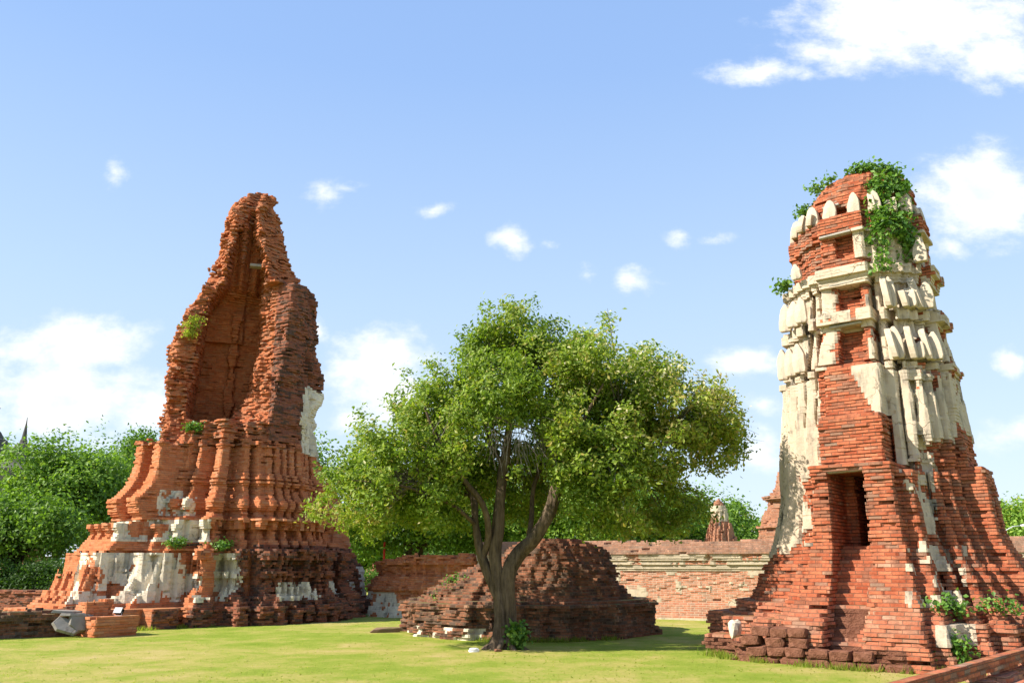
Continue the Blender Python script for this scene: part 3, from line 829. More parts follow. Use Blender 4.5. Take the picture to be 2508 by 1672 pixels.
# ---------------------------------------------------------------- long back wall
def sdf_W(A, B, z):
    n1 = fbm(A * .8, B * 3, z * 1.3 + 0 * A, 71); n2 = fbm(A * 3, B * 3, z * 3 + 0 * A, 77)
    hw = np.interp(z, [0, .1, .12, .28, .3, .45, .5, 1.55, 1.6, 1.66, 1.68, 1.8, 1.86, 2.0, 2.02, 2.1, 2.14, 2.2, 2.3, 2.4, 2.5, 2.58],
                   [.62, .60, .54, .54, .48, .46, .38, .38, .42, .42, .47, .47, .52, .56, .62, .62, .56, .52, .46, .36, .22, .05])
    D = np.maximum(np.abs(B) - hw, np.maximum(-7.0 - A, A - 20))
    D = D + .03 * n2 * (1 if (z < .5 or z > 1.95) else .2)
    D = np.maximum(D, z - 2.44 - .10 * n1)
    st = (z > 1.52) & (z < 2.0) & ((n2 + n1 > -.35) | (z < 1.66))
    st |= (z > .45) & (z < 1.6) & (n1 * 1.2 + .6 * n2 > .08 - .25 * np.clip(z - 1.25, 0, 1))
    st |= (z < .08) & (n1 > -.1)
    mat = np.where(st, 1, np.where(z > 2.0, 2, 0))
    D = D - np.where(st, .03, 0)
    return D, np.where(st, .1, .7), mat
WA = R(21)
wall = empty('boundary_wall', (5.5, 27.35 + .4, 0), -WA)
tag(wall, 'long brick boundary wall with peeling cream stucco and rounded coping', 'wall')
masonry(wall, sdf_W, (-7.3, 20.4, -.8, .3), -.13, 2.6, [M_bW, M_stW, M_bWd], cell=.06, jit=.014, seed=15,
        partfn=lambda a, b_, z, m_: np.where(m_ == 1, 2, 1 if z > 1.66 else 0), parts=('wall_face', 'coping', 'stucco_facing'), clip_bottom=True)

# ---------------------------------------------------------------- near left: low wall, broken slabs, brick pier
def rough_solid(d_, z, top, n1, amp=.03): return np.maximum(d_ + amp * n1, z - top)
def sdf_P(A, B, z):
    n2 = fbm(A * 4, B * 4, z * 4 + 0 * A, 83)
    D = boxd(A, B, -.36, .30, -.48, .62) + .02 * n2
    D = np.maximum(D, z - .44)
    t = boxd(A, B, -.85, -.30, -.45, .25) + .05 * n2
    D = np.minimum(D, np.maximum(t, z - .80 + .2 * n2))
    return D, np.ones(A.shape), np.zeros(A.shape, int)
pier = empty('brick_pier', (-9.95, 21.25, 0), -GA)
tag(pier, 'small square brick pier on the lawn at the far left with a tiny floodlight', 'pier')
masonry(pier, sdf_P, (-1.1, .6, -.8, .9), -.13, .98, [M_bL], cell=.045, jit=.014, seed=21, parts=('brickwork',))
def sdf_Q(A, B, z):
    n1 = fbm(A * 2, B * 2, z * 2 + 0 * A, 93); n2 = fbm(A * 4, B * 4, z * 5 + 0 * A, 97)
    top = .54 + .1 * n1
    D = boxd(A, B, -1.0, .25, -6.0, .9) + .07 * n1 + .05 * n2 - .1 * (z > .42)
    D = np.maximum(D, z - top)
    return D, np.full(A.shape, 2.0), np.zeros(A.shape, int)
lw = empty('low_wall', (-11.35, 21.15, 0), -GA - R(18))
tag(lw, 'low crumbling dark brick wall at the left edge of the photo', 'wall')
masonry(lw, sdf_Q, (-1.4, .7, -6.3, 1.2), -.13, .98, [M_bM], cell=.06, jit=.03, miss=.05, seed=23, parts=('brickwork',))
def slab(name, loc, rot, dims, mat, label, cat, group=None, ridges=0):
    vs, fs = [], []
    out_ = []
    n = 6
    rs = [(1 - .16 * random.random()) * min(1 / max(abs(math.cos(2 * math.pi * i / n + .3)), abs(math.sin(2 * math.pi * i / n + .3))), 1.35) for i in range(n)]
    pts2 = [(math.cos(2 * math.pi * i / n) * rs[i] * dims[0] / 2, math.sin(2 * math.pi * i / n) * rs[i] * dims[1] / 2) for i in range(n)]
    for k, zz in enumerate((-dims[2] / 2, dims[2] / 2)):
        for x, y in pts2: vs.append((x * (1 - .08 * k), y * (1 - .08 * k), zz))
    for i in range(n):
        j = (i + 1) % n
        fs.append((i, j, j + n, i + n))
    fs.append(tuple(range(n, 2 * n))); fs.append(tuple(reversed(range(n))))
    o = mesh_py(name, vs, fs, mat); o.location = loc; o.rotation_euler = rot
    md = o.modifiers.new('bevel', 'BEVEL'); md.width = min(dims) * .08; md.segments = 1
    tag(o, label, cat, group)
    return o
G_SL = 'fallen stucco slabs by the low wall'
slab('stucco_slab', (-10.72, 20.75, .26), (R(50), R(14), R(30)), (.74, .40, .08), M_slab, 'grey slab leaning on the low wall, the lower left one', 'slab', G_SL)
slab('stucco_slab', (-10.50, 20.95, .34), (R(70), R(-14), R(52)), (.60, .50, .12), M_slab, 'grey slab leaning beside the brick pier, the upper right one', 'slab', G_SL)
slab('stucco_slab', (-10.85, 21.15, .56), (R(4), R(3), R(50)), (.95, .30, .06), M_slab, 'thin grey slab lying on top of the leaning slabs', 'slab', G_SL)
slab('stucco_slab', (-10.62, 21.0, .49), (R(-3), R(5), R(46)), (.85, .32, .06), M_slab, 'thin grey slab under the topmost one above the leaning slabs', 'slab', G_SL)

# small floodlights on the ground
def floodlight(loc, rz, label):
    e = empty('floodlight', loc, rz)
    tag(e, label, 'floodlight')
    vs = [(sx * .11, sy * .05, sz) for sx in (-1, 1) for sy in (-1, 1) for sz in (.04, .18)]
    fs = [(0, 1, 3, 2), (4, 6, 7, 5), (0, 4, 5, 1), (2, 3, 7, 6), (1, 5, 7, 3), (0, 2, 6, 4)]
    h = mesh_py('lamp_housing', vs, fs, M_dark, e); h.rotation_euler = (R(-25), 0, 0)
    md = h.modifiers.new('bevel', 'BEVEL'); md.width = .015
    vs = [(-.12, -.064, .05), (.12, -.064, .05), (.12, -.064, .19), (-.12, -.064, .19), (-.12, -.056, .05), (.12, -.056, .05), (.12, -.056, .19), (-.12, -.056, .19)]
    fs = [(0, 1, 2, 3), (4, 7, 6, 5), (0, 4, 5, 1), (1, 5, 6, 2), (2, 6, 7, 3), (3, 7, 4, 0)]
    f = mesh_py('lamp_glass', vs, fs, M_metal, e); f.rotation_euler = (R(-25), 0, 0)
    vs, fs = [], []
    tube(vs, fs, [(-.13, 0, .1), (-.13, 0, 0), (.13, 0, 0), (.13, 0, .1)], [.008] * 4, 6)
    mesh_py('bracket', vs, fs, M_metal, e)
floodlight((-9.83, 21.42, .455), R(-20), 'small grey floodlight on top of the brick pier')
floodlight((-13.1, 27.2, .02), R(20), 'small white floodlight beside the low wall left of the ruined tower')

# ---------------------------------------------------------------- low walls behind on the left
def simple_wall(name, p0, p1, th, hgt, mat, label, seed, cell=.1, amp=.08):
    d = Vector((p1[0] - p0[0], p1[1] - p0[1])); L_ = d.length; an = math.atan2(d.y, d.x)
    def s(A, B, z):
        n1 = fbm(A * 1.3, B * 2, z * 2 + 0 * A, seed); n2 = fbm(A * 4, B * 4, z * 4 + 0 * A, seed + 3)
        D = np.maximum(boxd(A, B, 0, L_, -th / 2, th / 2) - .05 * (z > hgt - .16) + .03 * n2, z - hgt - amp * n1)
        return D, np.ones(A.shape) * 1.2, np.zeros(A.shape, int)
    e = empty(name, (p0[0], p0[1], 0), an); tag(e, label, 'wall')
    masonry(e, s, (-.3, L_ + .3, -th / 2 - .3, th / 2 + .3), -.13, hgt + .2, [mat], cell=cell, jit=.02, seed=seed, parts=('brickwork',))
    return e
simple_wall('low_wall', (-24, 34.0), (-15.2, 31.0), .5, .78, M_bLw, 'low straight brown brick wall at left behind the crumbling one', 101)
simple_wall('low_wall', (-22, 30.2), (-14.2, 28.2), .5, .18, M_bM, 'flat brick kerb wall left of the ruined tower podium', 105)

# ---------------------------------------------------------------- foreground ledge, bottom right
LA = math.atan2(12.58 - 8.93, 7.41 - 3.89)
def sdf_F(A, B, z):
    n1 = fbm(A * 2, B * 2, z * 3 + 0 * A, 113); n2 = fbm(A * 5, B * 5, z * 6 + 0 * A, 117)
    w_ = -.14 if z > .43 else (-.05 if z > .36 else (-.24 + .15 * (h3(np.floor(A / .19), 0, 5, 3) > .5) if z > .29 else (-.36 + .2 * (h3(np.floor(A / .23), 0, 6, 3) > .45) if z > .22 else -.30 + .06 * n2)))
    D = np.maximum(boxd(A, B, -3.5, 6.0, -9, .0), w_ - B) + .012 * n2
    return D, np.full(A.shape, .8 if z > .44 else 2.0), np.where(z > .44, 0, 1) * np.ones(A.shape, int)
ledge = empty('ledge_wall', (4.0, 8.93, 0), LA)
tag(ledge, 'near brick parapet with flat top slanting across the bottom right corner', 'wall')
masonry(ledge, sdf_F, (-3.8, 6.3, -.7, .5), -.15, .53, [M_bR, M_bRdark], cell=.03, jit=.010, seed=31, brick=.3, joint=.01,
        partfn=lambda a, b_, z, m_: m_, parts=('flat_coping', 'brick_courses'), h=.07)

# ---------------------------------------------------------------- distant ruins
def far_thing(name, C_, E_tab, frs_, z1, mats, label, cat, seed, parts=('brickwork',), matf=None, partfn=None, cell=.12, amp=.04, h=.09, rot=-GA, jit=.02, rib=None):
    zt = [p[0] for p in E_tab]; et = [p[1] for p in E_tab]
    Em = max(et) + .4
    def s(A, B, z):
        n1 = fbm(A * 1.3, B * 1.3, z * 1.3 + 0 * A, seed); n2 = fbm(A * 4, B * 4, z * 4 + 0 * A, seed + 3)
        E = np.interp(z, zt, et)
        D = redent(A, B, E, frs_) + amp * n1 + amp * .6 * n2
        if rib: D = D + rib(A, B, z)
        M = matf(A, B, z, n1, n2) if matf else np.zeros(A.shape, int)
        return D, np.ones(A.shape), M
    e = empty(name, (C_[0], C_[1], 0), rot); tag(e, label, cat)
    masonry(e, s, (-Em, Em, -Em, Em), -.09, z1, mats, cell=cell, jit=jit, seed=seed, partfn=partfn, parts=parts, h=h)
    return e
# small prang beyond the wall
far_thing('small_prang', (.2485 * 44, 44), [(0, 1.5), (2.0, 1.1), (2.8, .84), (3.3, .70), (3.8, .60), (3.85, .52), (4.45, .44), (4.7, .36), (4.9, .22), (5.05, .06)],
          [(.30, 1), (.5, .88), (.69, .69), (.88, .5), (1, .30)], 5.05, [M_far, M_stW, M_grey], 'small prang ruin with upright pilasters standing beyond the boundary wall', 'tower', 131,
          parts=('base', 'pilastered_body', 'cap'), matf=lambda A, B, z, n1, n2: np.where((z > 3.85) & (z < 4.7) & (n2 > -.3), 1, np.where((A + B < 2) & (n1 > .1) & (A > .1), 2, 0)),
          partfn=lambda a, b_, z, m_: np.full(a.shape, 0 if z < 3.3 else 1 if z < 4.35 else 2), cell=.055, h=.075,
          rib=lambda A, B, z: .07 * (np.abs((A * 5) % 1 - .5) < .22) * (z > 2.3) * (z < 4.4))
# stepped chedi half hidden behind the right tower
far_thing('stepped_chedi', (.328 * 36, 36), [(0, 1.3), (2.9, 1.08), (3.2, 1.02), (3.22, 1.14), (3.3, 1.14), (3.32, .96), (3.7, .86), (3.96, .74), (4.0, .66), (4.35, .62), (4.4, .80), (4.52, .86), (4.55, .54), (4.7, .50), (4.72, .42), (4.85, .40), (4.87, .33), (5.0, .31), (5.4, .20), (5.8, .08)],
          [(.5, 1), (.75, .75), (1, .5)], 5.8, [M_far, M_stW], 'stepped orange brick chedi half hidden behind the stucco tower', 'stupa', 141,
          parts=('base', 'bell', 'spire'), partfn=lambda a, b_, z, m_: np.full(a.shape, 0 if z < 2.8 else 1 if z < 4.18 else 2), cell=.06, h=.075)
# dark temple silhouettes far left
def lathe(name, prof, mat, parent, sides=20):
    vs, fs = [], []
    for r_, z in prof:
        for s in range(sides):
            an = 2 * math.pi * s / sides
            vs.append((r_ * math.cos(an), r_ * math.sin(an), z))
    for i in range(len(prof) - 1):
        for s in range(sides):
            s2 = (s + 1) % sides
            fs.append((i * sides + s, i * sides + s2, (i + 1) * sides + s2, (i + 1) * sides + s))
    fs.append(tuple(reversed(range(sides)))); fs.append(tuple((len(prof) - 1) * sides + s for s in range(sides)))
    return mesh_py(name, vs, fs, mat, parent)
e = empty('distant_prang', (-.640 * 130, 130, 0)); tag(e, 'dark grey distant prang cut by the left edge of the photo', 'tower')
lathe('tower_shaft', [(5.5, 0), (5.2, 12), (4.4, 14), (4.2, 16.6), (3.8, 16.8), (3.7, 18.2), (3.3, 18.4), (3.1, 19.6), (2.7, 19.8), (2.3, 21.0), (1.8, 21.3), (1.2, 22.3), (.5, 22.9)], M_grey, e)
lathe('finial', [(.22, 22.9), (.20, 26), (.6, 26.2), (.1, 26.5), (.08, 28.2), (.02, 28.4)], M_grey, e, 8)
e = empty('distant_chedi', (-.600 * 125, 125, 0)); tag(e, 'dark pointed chedi silhouette above the trees at far left', 'stupa')
lathe('bell', [(4.5, 0), (4.5, 15.6), (3.4, 15.9), (2.2, 16.6), (1.75, 17.6), (1.35, 18.8), (1.2, 19.2), (.9, 19.3)], M_grey, e)
lathe('spire', [(.95, 19.3), (.9, 19.6), (.55, 19.8), (.5, 20.2), (.38, 20.4), (.25, 21.6), (.10, 22.8), (.03, 23.8)], M_grey, e, 10)
e = empty('distant_hall', (-.622 * 128, 128, 0)); tag(e, 'dark low hall roof joining the two distant temple spires', 'building')
vs = [(-5, -3, 0), (6, -3, 0), (6, 3, 0), (-5, 3, 0), (-5, -3, 15.8), (6, -3, 15.8), (6, 3, 15.8), (-5, 3, 15.8)]
fs = [(0, 1, 5, 4), (1, 2, 6, 5), (2, 3, 7, 6), (3, 0, 4, 7)]
mesh_py('wall', vs, fs, M_grey, e)
mesh_py('roof', [(-5.3, -3.3, 15.8), (6.3, -3.3, 15.8), (6.3, 3.3, 15.8), (-5.3, 3.3, 15.8), (-5.3, 0, 17.0), (6.3, 0, 17.0)], [(0, 1, 5, 4), (2, 3, 4, 5), (0, 4, 3), (1, 2, 5), (3, 2, 1, 0)], M_dark, e)

# ---------------------------------------------------------------- trees
def leaves(name, parent, mat, clumps, per, size, spread, tonefn, seed=0, droop=0.0, aspect=.5):
    rg = np.random.default_rng(seed)
    clumps = np.asarray(clumps)
    idx = np.repeat(np.arange(len(clumps)), per)
    n = len(idx)
    off = rg.normal(0, 1, (n, 3)) * spread * np.array([1, 1, .75])
    p = clumps[idx, :3] + off
    if droop: p[:, 2] -= np.abs(rg.normal(0, 1, n)) * droop
    sz = size * rg.uniform(.6, 1.35, n)
    # leaf normal: biased up and outwards
    nm = rg.normal(0, 1, (n, 3)) + np.array([0, 0, .7]) + clumps[idx, 3:6] * 1.1
    nm /= np.linalg.norm(nm, axis=1)[:, None] + 1e-9
    t = rg.normal(0, 1, (n, 3)); t -= nm * (t * nm).sum(1)[:, None]; t /= np.linalg.norm(t, axis=1)[:, None] + 1e-9
    s_ = np.cross(nm, t)
    a = p - t * sz[:, None] * .5; c = p + t * sz[:, None] * .5
    fold = nm * (sz * .10)[:, None]
    bq = p + s_ * (sz * aspect * .5)[:, None] + fold - t * (sz * .05)[:, None]; dq = p - s_ * (sz * aspect * .5)[:, None] + fold - t * (sz * .05)[:, None]
    v = np.stack([a, bq, c, dq], 1).reshape(-1, 3)
    tone = tonefn(p, clumps[idx], rg)
    return mesh_np(name, v, np.arange(4 * n), np.arange(n) * 4, np.full(n, 4), [mat], parent, attr=np.clip(tone, 0, 1))
def blob_clumps(blobs, n, rg, shell=.55, keep=1.0):
    vol = np.array([b_[3] * b_[4] * b_[5] for b_ in blobs]) ** .72
    cnt = (vol / vol.sum() * n).astype(int)
    out_ = []
    for (x, y, z, rx, ry, rz), c in zip(blobs, cnt):
        d = rg.normal(0, 1, (c, 3)); d /= np.linalg.norm(d, axis=1)[:, None]
        r_ = rg.uniform(shell ** 3, 1, c) ** (1 / 3)
        r_ *= 1 + .12 * rg.normal(0, 1, c)
        p = np.array([x, y, z]) + d * r_[:, None] * np.array([rx, ry, rz])
        out_.append(np.concatenate([p, d], 1))
    return np.concatenate(out_)

TX, TY = -.20, 17.8
tree = empty('shade_tree', (TX, TY, 0))
tag(tree, 'broad green shade tree with twisted forked trunk in the middle of the lawn', 'tree')
def L_(x, dy, z): return (x - TX, dy, z)
vs, fs = [], []
def limb(pts, rad, sides=12, fl=.10, n=6, seed=0):
    rad = [q * (.70 if k_ < len(rad) / 2 else .82) for k_, q in enumerate(rad)]
    p, r_ = smooth_path(pts, rad, n); tube(vs, fs, p, r_, sides, fl, 4, seed)
limb([L_(-.40, .02, -.12), L_(-.30, 0, .10), L_(-.22, -.02, .45), L_(-.24, .02, .95), L_(-.30, .04, 1.4), L_(-.36, .03, 1.9), L_(-.30, .02, 2.4), L_(-.26, .05, 3.0), L_(-.20, .1, 3.6), L_(-.10, .15, 4.3), L_(.0, .2, 5.2), L_(.1, .3, 6.2)],
     [.34, .25, .20, .185, .19, .175, .15, .14, .13, .10, .07, .03], 20, .13, 6, 1)
limb([L_(.0, .05, -.12), L_(-.05, .05, .12), L_(-.08, .06, .5), L_(-.10, .05, 1.0), L_(-.08, .03, 1.45), L_(.10, .0, 1.85), L_(.45, -.05, 2.2), L_(.78, -.1, 2.7), L_(.95, -.1, 3.2), L_(1.2, .0, 3.7), L_(1.7, .1, 4.2), L_(2.4, .2, 4.7), L_(3.2, .3, 5.0)],
     [.36, .27, .235, .23, .23, .21, .19, .17, .15, .12, .10, .06, .03], 20, .12, 6, 2)
limb([L_(-.33, .05, 1.0), L_(-.5, .08, 1.5), L_(-.68, .1, 1.95), L_(-.78, .1, 2.5), L_(-.85, .2, 3.1), L_(-1.2, .3, 3.6), L_(-1.9, .4, 4.0), L_(-2.7, .4, 4.1)], [.10, .15, .13, .11, .10, .08, .05, .025], 12, .1, 6, 3)
limb([L_(-.62, .1, 1.8), L_(-.50, -.1, 2.3), L_(-.62, -.3, 2.9), L_(-1.1, -.5, 3.5), L_(-1.6, -.6, 4.3), L_(-1.9, -.6, 5.0)], [.10, .10, .09, .07, .05, .02], 10, .08, 6, 4)
limb([L_(.30, .1, 1.9), L_(.42, .4, 2.6), L_(.5, .7, 3.4), L_(.9, 1.1, 4.3), L_(1.4, 1.4, 5.2)], [.09, .08, .07, .05, .02], 10, .08, 6, 6)
limb([L_(.95, -.1, 3.2), L_(1.15, -.5, 3.9), L_(1.5, -.9, 4.6), L_(1.9, -1.2, 5.3)], [.10, .08, .05, .02], 10, .08, 6, 7)
limb([L_(1.2, 0, 3.7), L_(1.9, -.3, 3.9), L_(2.8, -.4, 4.1), L_(3.8, -.3, 4.3), L_(4.6, -.2, 4.6)], [.09, .07, .055, .04, .015], 10, .08, 6, 8)
limb([L_(1.9, -.3, 3.9), L_(2.3, .4, 3.6), L_(2.9, .8, 3.4), L_(3.6, 1.1, 3.2)], [.06, .045, .03, .015], 8, .08, 6, 9)
limb([L_(-.85, .2, 3.1), L_(-1.5, .9, 3.3), L_(-2.4, 1.5, 3.3), L_(-3.2, 1.8, 3.1)], [.07, .05, .035, .015], 8, .08, 6, 10)
limb([L_(-.78, .1, 2.5), L_(-1.3, -.6, 2.9), L_(-2.2, -1.1, 3.2), L_(-3.2, -1.3, 3.3)], [.07, .05, .035, .015], 8, .08, 6, 11)
limb([L_(-.18, .1, 3.7), L_(-.5, .3, 4.4), L_(-.7, .4, 5.2), L_(-.6, .4, 6.3)], [.08, .06, .045, .015], 8, .08, 6, 12)
# surface roots
for an, ln in ((200, .55), (250, .45), (300, .5), (340, .6), (20, .4), (160, .4), (100, .5)):
    c, s = math.cos(R(an)), math.sin(R(an))
    limb([L_(-.15 + .12 * c, .1 * s, .20), L_(-.15 + .30 * c, .28 * s, .07), L_(-.15 + ln * c, ln * s, -.04)], [.13, .09, .03], 8, .1, 4, an)
mesh_py('trunk', vs, fs, M_bark, tree, True)
main_blobs = [  # x, dy, z, rx, ry, rz
    (-3.7, 0, 3.05, .85, 1.3, .62), (-3.0, .3, 3.55, 1.1, 1.6, .85), (-2.3, -.2, 3.9, 1.2, 1.8, 1.1), (-1.5, .2, 4.6, 1.2, 1.7, 1.2),
    (-1.2, 0, 5.4, .9, 1.4, .9), (-.3, 0, 5.9, 1.15, 1.7, 1.35), (.2, .1, 6.7, .85, 1.1, .72), (-.6, .3, 6.5, .5, .7, .55),
    (1.1, .2, 5.8, 1.2, 1.7, 1.05), (2.0, 0, 5.85, 1.2, 1.7, 1.05), (2.9, .1, 5.4, 1.1, 1.7, 1.05), (3.7, 0, 4.9, 1.1, 1.6, .95),
    (4.6, .1, 4.65, .75, 1.1, .62), (4.5, .1, 4.2, .7, 1.0, .5), (3.3, .5, 4.2, 1.15, 1.6, .8), (2.3, .2, 4.6, 1.1, 1.7, 1.0),
    (1.9, -.9, 3.7, .8, .9, .95), (2.3, -.7, 3.0, .72, .9, .85), (1.6, -.5, 2.9, .6, .8, .75), (3.1, .4, 3.1, .85, 1.1, .75), (3.7, .9, 2.9, .7, .9, .5),
    (-2.7, -.5, 3.0, 1.05, 1.3, .65), (-1.8, -.4, 3.2, .95, 1.2, .85), (-2.0, .5, 2.75, .9, 1.0, .42), (-1.1, .8, 3.4, .8, 1.0, .85), (.9, 1.1, 4.4, 1.1, 1.2, .9),
    (-.2, -1.2, 5.0, 1.0, .7, .85), (.6, -1.3, 4.5, .8, .5, .6), (-.1, -1.3, 4.1, .6, .4, .5), (.2, -1.2, 3.7, .4, .4, .35), (-1.0, -1.0, 4.0, .7, .6, .6), (1.1, -1.1, 3.7, .55, .5, .55), (-.55, .9, 3.6, .7, .6, .6), (-.9, -1.1, 4.6, .7, .8, .9), (.9, -1.2, 4.9, .9, .8, 1.0), (-3.1, .2, 2.55, .6, .8, .35),(2.9, -.3, 3.6, .8, .9, .6), (2.7, .2, 2.75, .6, .9, .45), (.1, 1.8, 4.6, 1.4, .8, 1.3),(.3, 1.5, 3.2, .9, .7, .7),
]
rg = np.random.default_rng(3)
bl = [(x * .985 - TX, dy, z, rx, ry, rz) for x, dy, z, rx, ry, rz in main_blobs]
cl = blob_clumps(bl, 4500, rg, .35)
# thin out at random so gaps open in the crown
nzv = vn(cl[:, 0] * 1.5 + 50, cl[:, 1] * 1.1, cl[:, 2] * 1.7 + 50, 5)
cl = cl[nzv > np.where(cl[:, 0] > 1.5, .39, .41)]
def tone_main(p, c, rg):
    x = p[:, 0] + TX; z = p[:, 2]
    base = .43 + .16 * rg.normal(0, 1, len(p)) + .45 * (vn(c[:, 0] * 1.1 + 9, c[:, 1] * 1.1, c[:, 2] * 1.1, 8) - .5)
    warm = np.clip((x - 1.2) / 3, 0, 1) * np.clip((z - 3.8) / 1.5, 0, 1) + .6 * np.clip((-2.6 - x) / 1.2, 0, 1) * (z < 3.6) + .35 * (x > 3) * (z < 4)
    base = base + .22 * warm * rg.uniform(.3, 1, len(p)) + .08
    base = np.minimum(base, .86)
    bloom = (rg.uniform(0, 1, len(p)) < .16 * np.clip((x - .8) / 2, 0, 1) * np.clip((z - 4.3) / 1.2, 0, 1) + .004)
    return np.where(bloom, 1.0, base)
leaves('crown', tree, M_leaf, cl, 56, .10, .12, tone_main, 4, droop=.05)
# fine twigs reaching into the clumps
vs, fs = [], []
hubs = [(-.4, .3, 4.6), (-1.3, .3, 4.0), (-2.5, .2, 3.6), (.3, .2, 5.4), (1.3, .1, 4.6), (2.4, .2, 4.7), (3.4, .1, 4.4), (2.2, -.4, 3.8), (-2.0, -.8, 3.3), (.5, -.6, 4.4), (2.9, .6, 3.5)]
pick = rg.choice(len(cl), 620, replace=False)
for i in pick:
    c = cl[i, :3]
    hb = min(hubs, key=lambda h_: (h_[0] - TX - c[0]) ** 2 + (h_[1] - c[1]) ** 2 + (h_[2] - c[2]) ** 2)
    h_ = Vector((hb[0] - TX, hb[1], hb[2])); c = Vector(c)
    h_ = h_.lerp(c, .35 * random.random())
    mid = h_.lerp(c, .5) + Vector((random.uniform(-.15, .15), random.uniform(-.15, .15), random.uniform(0, .22)))
    p, r_ = smooth_path([h_, mid, c + (c - mid) * .18], [.016, .009, .004], 3)
    tube(vs, fs, p, r_, 4)
for k in range(80):   # the hanging dry twigs under the middle of the crown
    x0 = random.uniform(-.55, 1.1); y0 = random.uniform(-1.3, -.4); z0 = random.uniform(4.0, 4.7)
    a0 = Vector((x0 - TX, y0, z0)); a1 = a0 + Vector((random.uniform(-.3, .3), random.uniform(-.15, .15), -random.uniform(.3, .8)))
    p, r_ = smooth_path([a0, a0.lerp(a1, .5) + Vector((random.uniform(-.1, .1), 0, .05)), a1], [.009, .007, .004], 3)
    tube(vs, fs, p, r_, 3)
for k in range(5):
    a0 = Vector((4.6 - TX, .1, 5.0 - .12 * k)); a1 = a0 + Vector((.55 + .1 * k, 0, .25 - .12 * k))
    p, r_ = smooth_path([a0, a0.lerp(a1, .35) + Vector((0, .05, .09)), a0.lerp(a1, .7) + Vector((.03, 0, -.02)), a1 + Vector((0, 0, .10 * (k % 3 - 1)))], [.008, .006, .004, .002], 4)
    tube(vs, fs, p, r_, 3)
mesh_py('twigs', vs, fs, M_twig, tree)

def bg_tree(name, loc, hgt, wid, label, seed, nclump=600, per=34, lsize=.2, trunk_h=None, tone0=.35, yellow=0, squash=1.0, group=None, dep=None, mat=None, lean=0, trunk_r=.28):
    rg = np.random.default_rng(seed)
    e = empty(name, (loc[0], loc[1], 0)); tag(e, label, 'tree', group)
    th = trunk_h if trunk_h is not None else hgt * .35
    dep = dep or wid
    vs, fs = [], []
    p, r_ = smooth_path([(0, 0, -.1), (lean * .3, 0, th * .5), (lean * .7, 0, th), (lean, 0, hgt * .7)], [trunk_r, trunk_r * .8, trunk_r * .65, trunk_r * .2], 5)
    tube(vs, fs, p, r_, 10, .1, 4, seed)
    blobs = []
    nb = 9
    for k in range(nb):
        an = 2 * math.pi * k / nb + rg.uniform(-.3, .3)
        rr = rg.uniform(.25, .62)
        zc = th + (hgt - th) * rg.uniform(.30, .68)
        x, y = rr * wid / 2 * math.cos(an) + lean, rr * dep / 2 * math.sin(an)
        blobs.append((x, y, zc, wid * .24, dep * .24, (hgt - th) * rg.uniform(.24, .36)))
        p, r_ = smooth_path([(lean * .7, 0, th * .85), (x * .5, y * .5, (th + zc) / 2 + .2), (x, y, zc)], [trunk_r * .45, trunk_r * .3, trunk_r * .08], 4)
        tube(vs, fs, p, r_, 7, .08, 4, k)
    blobs.append((lean, 0, th + (hgt - th) * .72, wid * .26, dep * .26, (hgt - th) * .30))
    blobs.append((lean + wid * .1, 0, th + (hgt - th) * .45, wid * .38, dep * .36, (hgt - th) * .36))
    mesh_py('trunk', vs, fs, M_barkd, e, True)
    cl = blob_clumps(blobs, nclump, rg, .5)
    cl = cl[vn(cl[:, 0] * .9 + 50, cl[:, 1] * .9, cl[:, 2] * .9 + 50, seed) > .30]
    def tf(p, c, rg):
        t = tone0 + .15 * rg.normal(0, 1, len(p)) + .35 * (vn(c[:, 0] * .6, c[:, 1] * .6, c[:, 2] * .6, seed + 1) - .5)
        if yellow: t = np.where(rg.uniform(0, 1, len(p)) < yellow, .95, t)
        return t
    leaves('crown', e, mat or M_leaf2, cl, per, lsize, lsize * 1.9, tf, seed + 2, aspect=.62)
    return e
GT = 'park trees behind the ruins'
def at(r_, Y): return (r_ * Y, Y)
bg_tree('park_tree', at(-.54, 46), 8.7, 8.0, 'full green tree filling the left edge beside the ruined tower', 201, 1300, 38, .22, 2.2, .42, group=GT)
bg_tree('park_tree', at(-.485, 52), 8.6, 7.0, 'green tree directly left of the ruined tower, behind the larger one', 202, 700, 34, .24, 1.6, .36, group=GT)
bg_tree('park_tree', at(-.66, 50), 6.2, 4.5, 'yellowing tree at the far left edge under the distant spires', 203, 800, 34, .24, 1.6, .5, yellow=.25, group=GT)
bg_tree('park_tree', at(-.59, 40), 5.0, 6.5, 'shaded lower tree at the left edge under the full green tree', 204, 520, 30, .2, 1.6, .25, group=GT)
bg_tree('park_tree', at(-.455, 90), 16.2, 6, 'small dark treetop peeking out left of the ruined tower', 205, 300, 30, .35, 9, .18, group=GT)
bg_tree('park_tree', at(-.275, 40), 8.4, 5.0, 'pale tree between the ruined tower and the shade tree', 206, 420, 30, .2, 2.6, .5, group=GT)
bg_tree('park_tree', at(-.095, 41), 5.4, 8.0, 'dark leaning thick-trunked tree behind the low square ruin', 207, 900, 34, .2, 2.2, .25, group=GT, lean=-1.4, trunk_r=.5)
bg_tree('park_tree', at(-.02, 44), 6.5, 7.0, 'tree behind the shade tree trunk, above the mound', 208, 700, 34, .22, 1.6, .3, group=GT)
bg_tree('park_tree', at(.06, 42), 6.6, 7.0, 'feathery bright green tree right of the forked trunk', 209, 800, 34, .2, 1.4, .55, group=GT)
bg_tree('park_tree', at(.13, 46), 6.4, 7.5, 'round tree behind the hanging branches above the wall', 210, 800, 34, .22, 1.4, .38, group=GT)
bg_tree('park_tree', at(.195, 50), 6.2, 7.0, 'tree left of the small prang beyond the wall', 211, 800, 34, .22, 1.4, .35, group=GT)
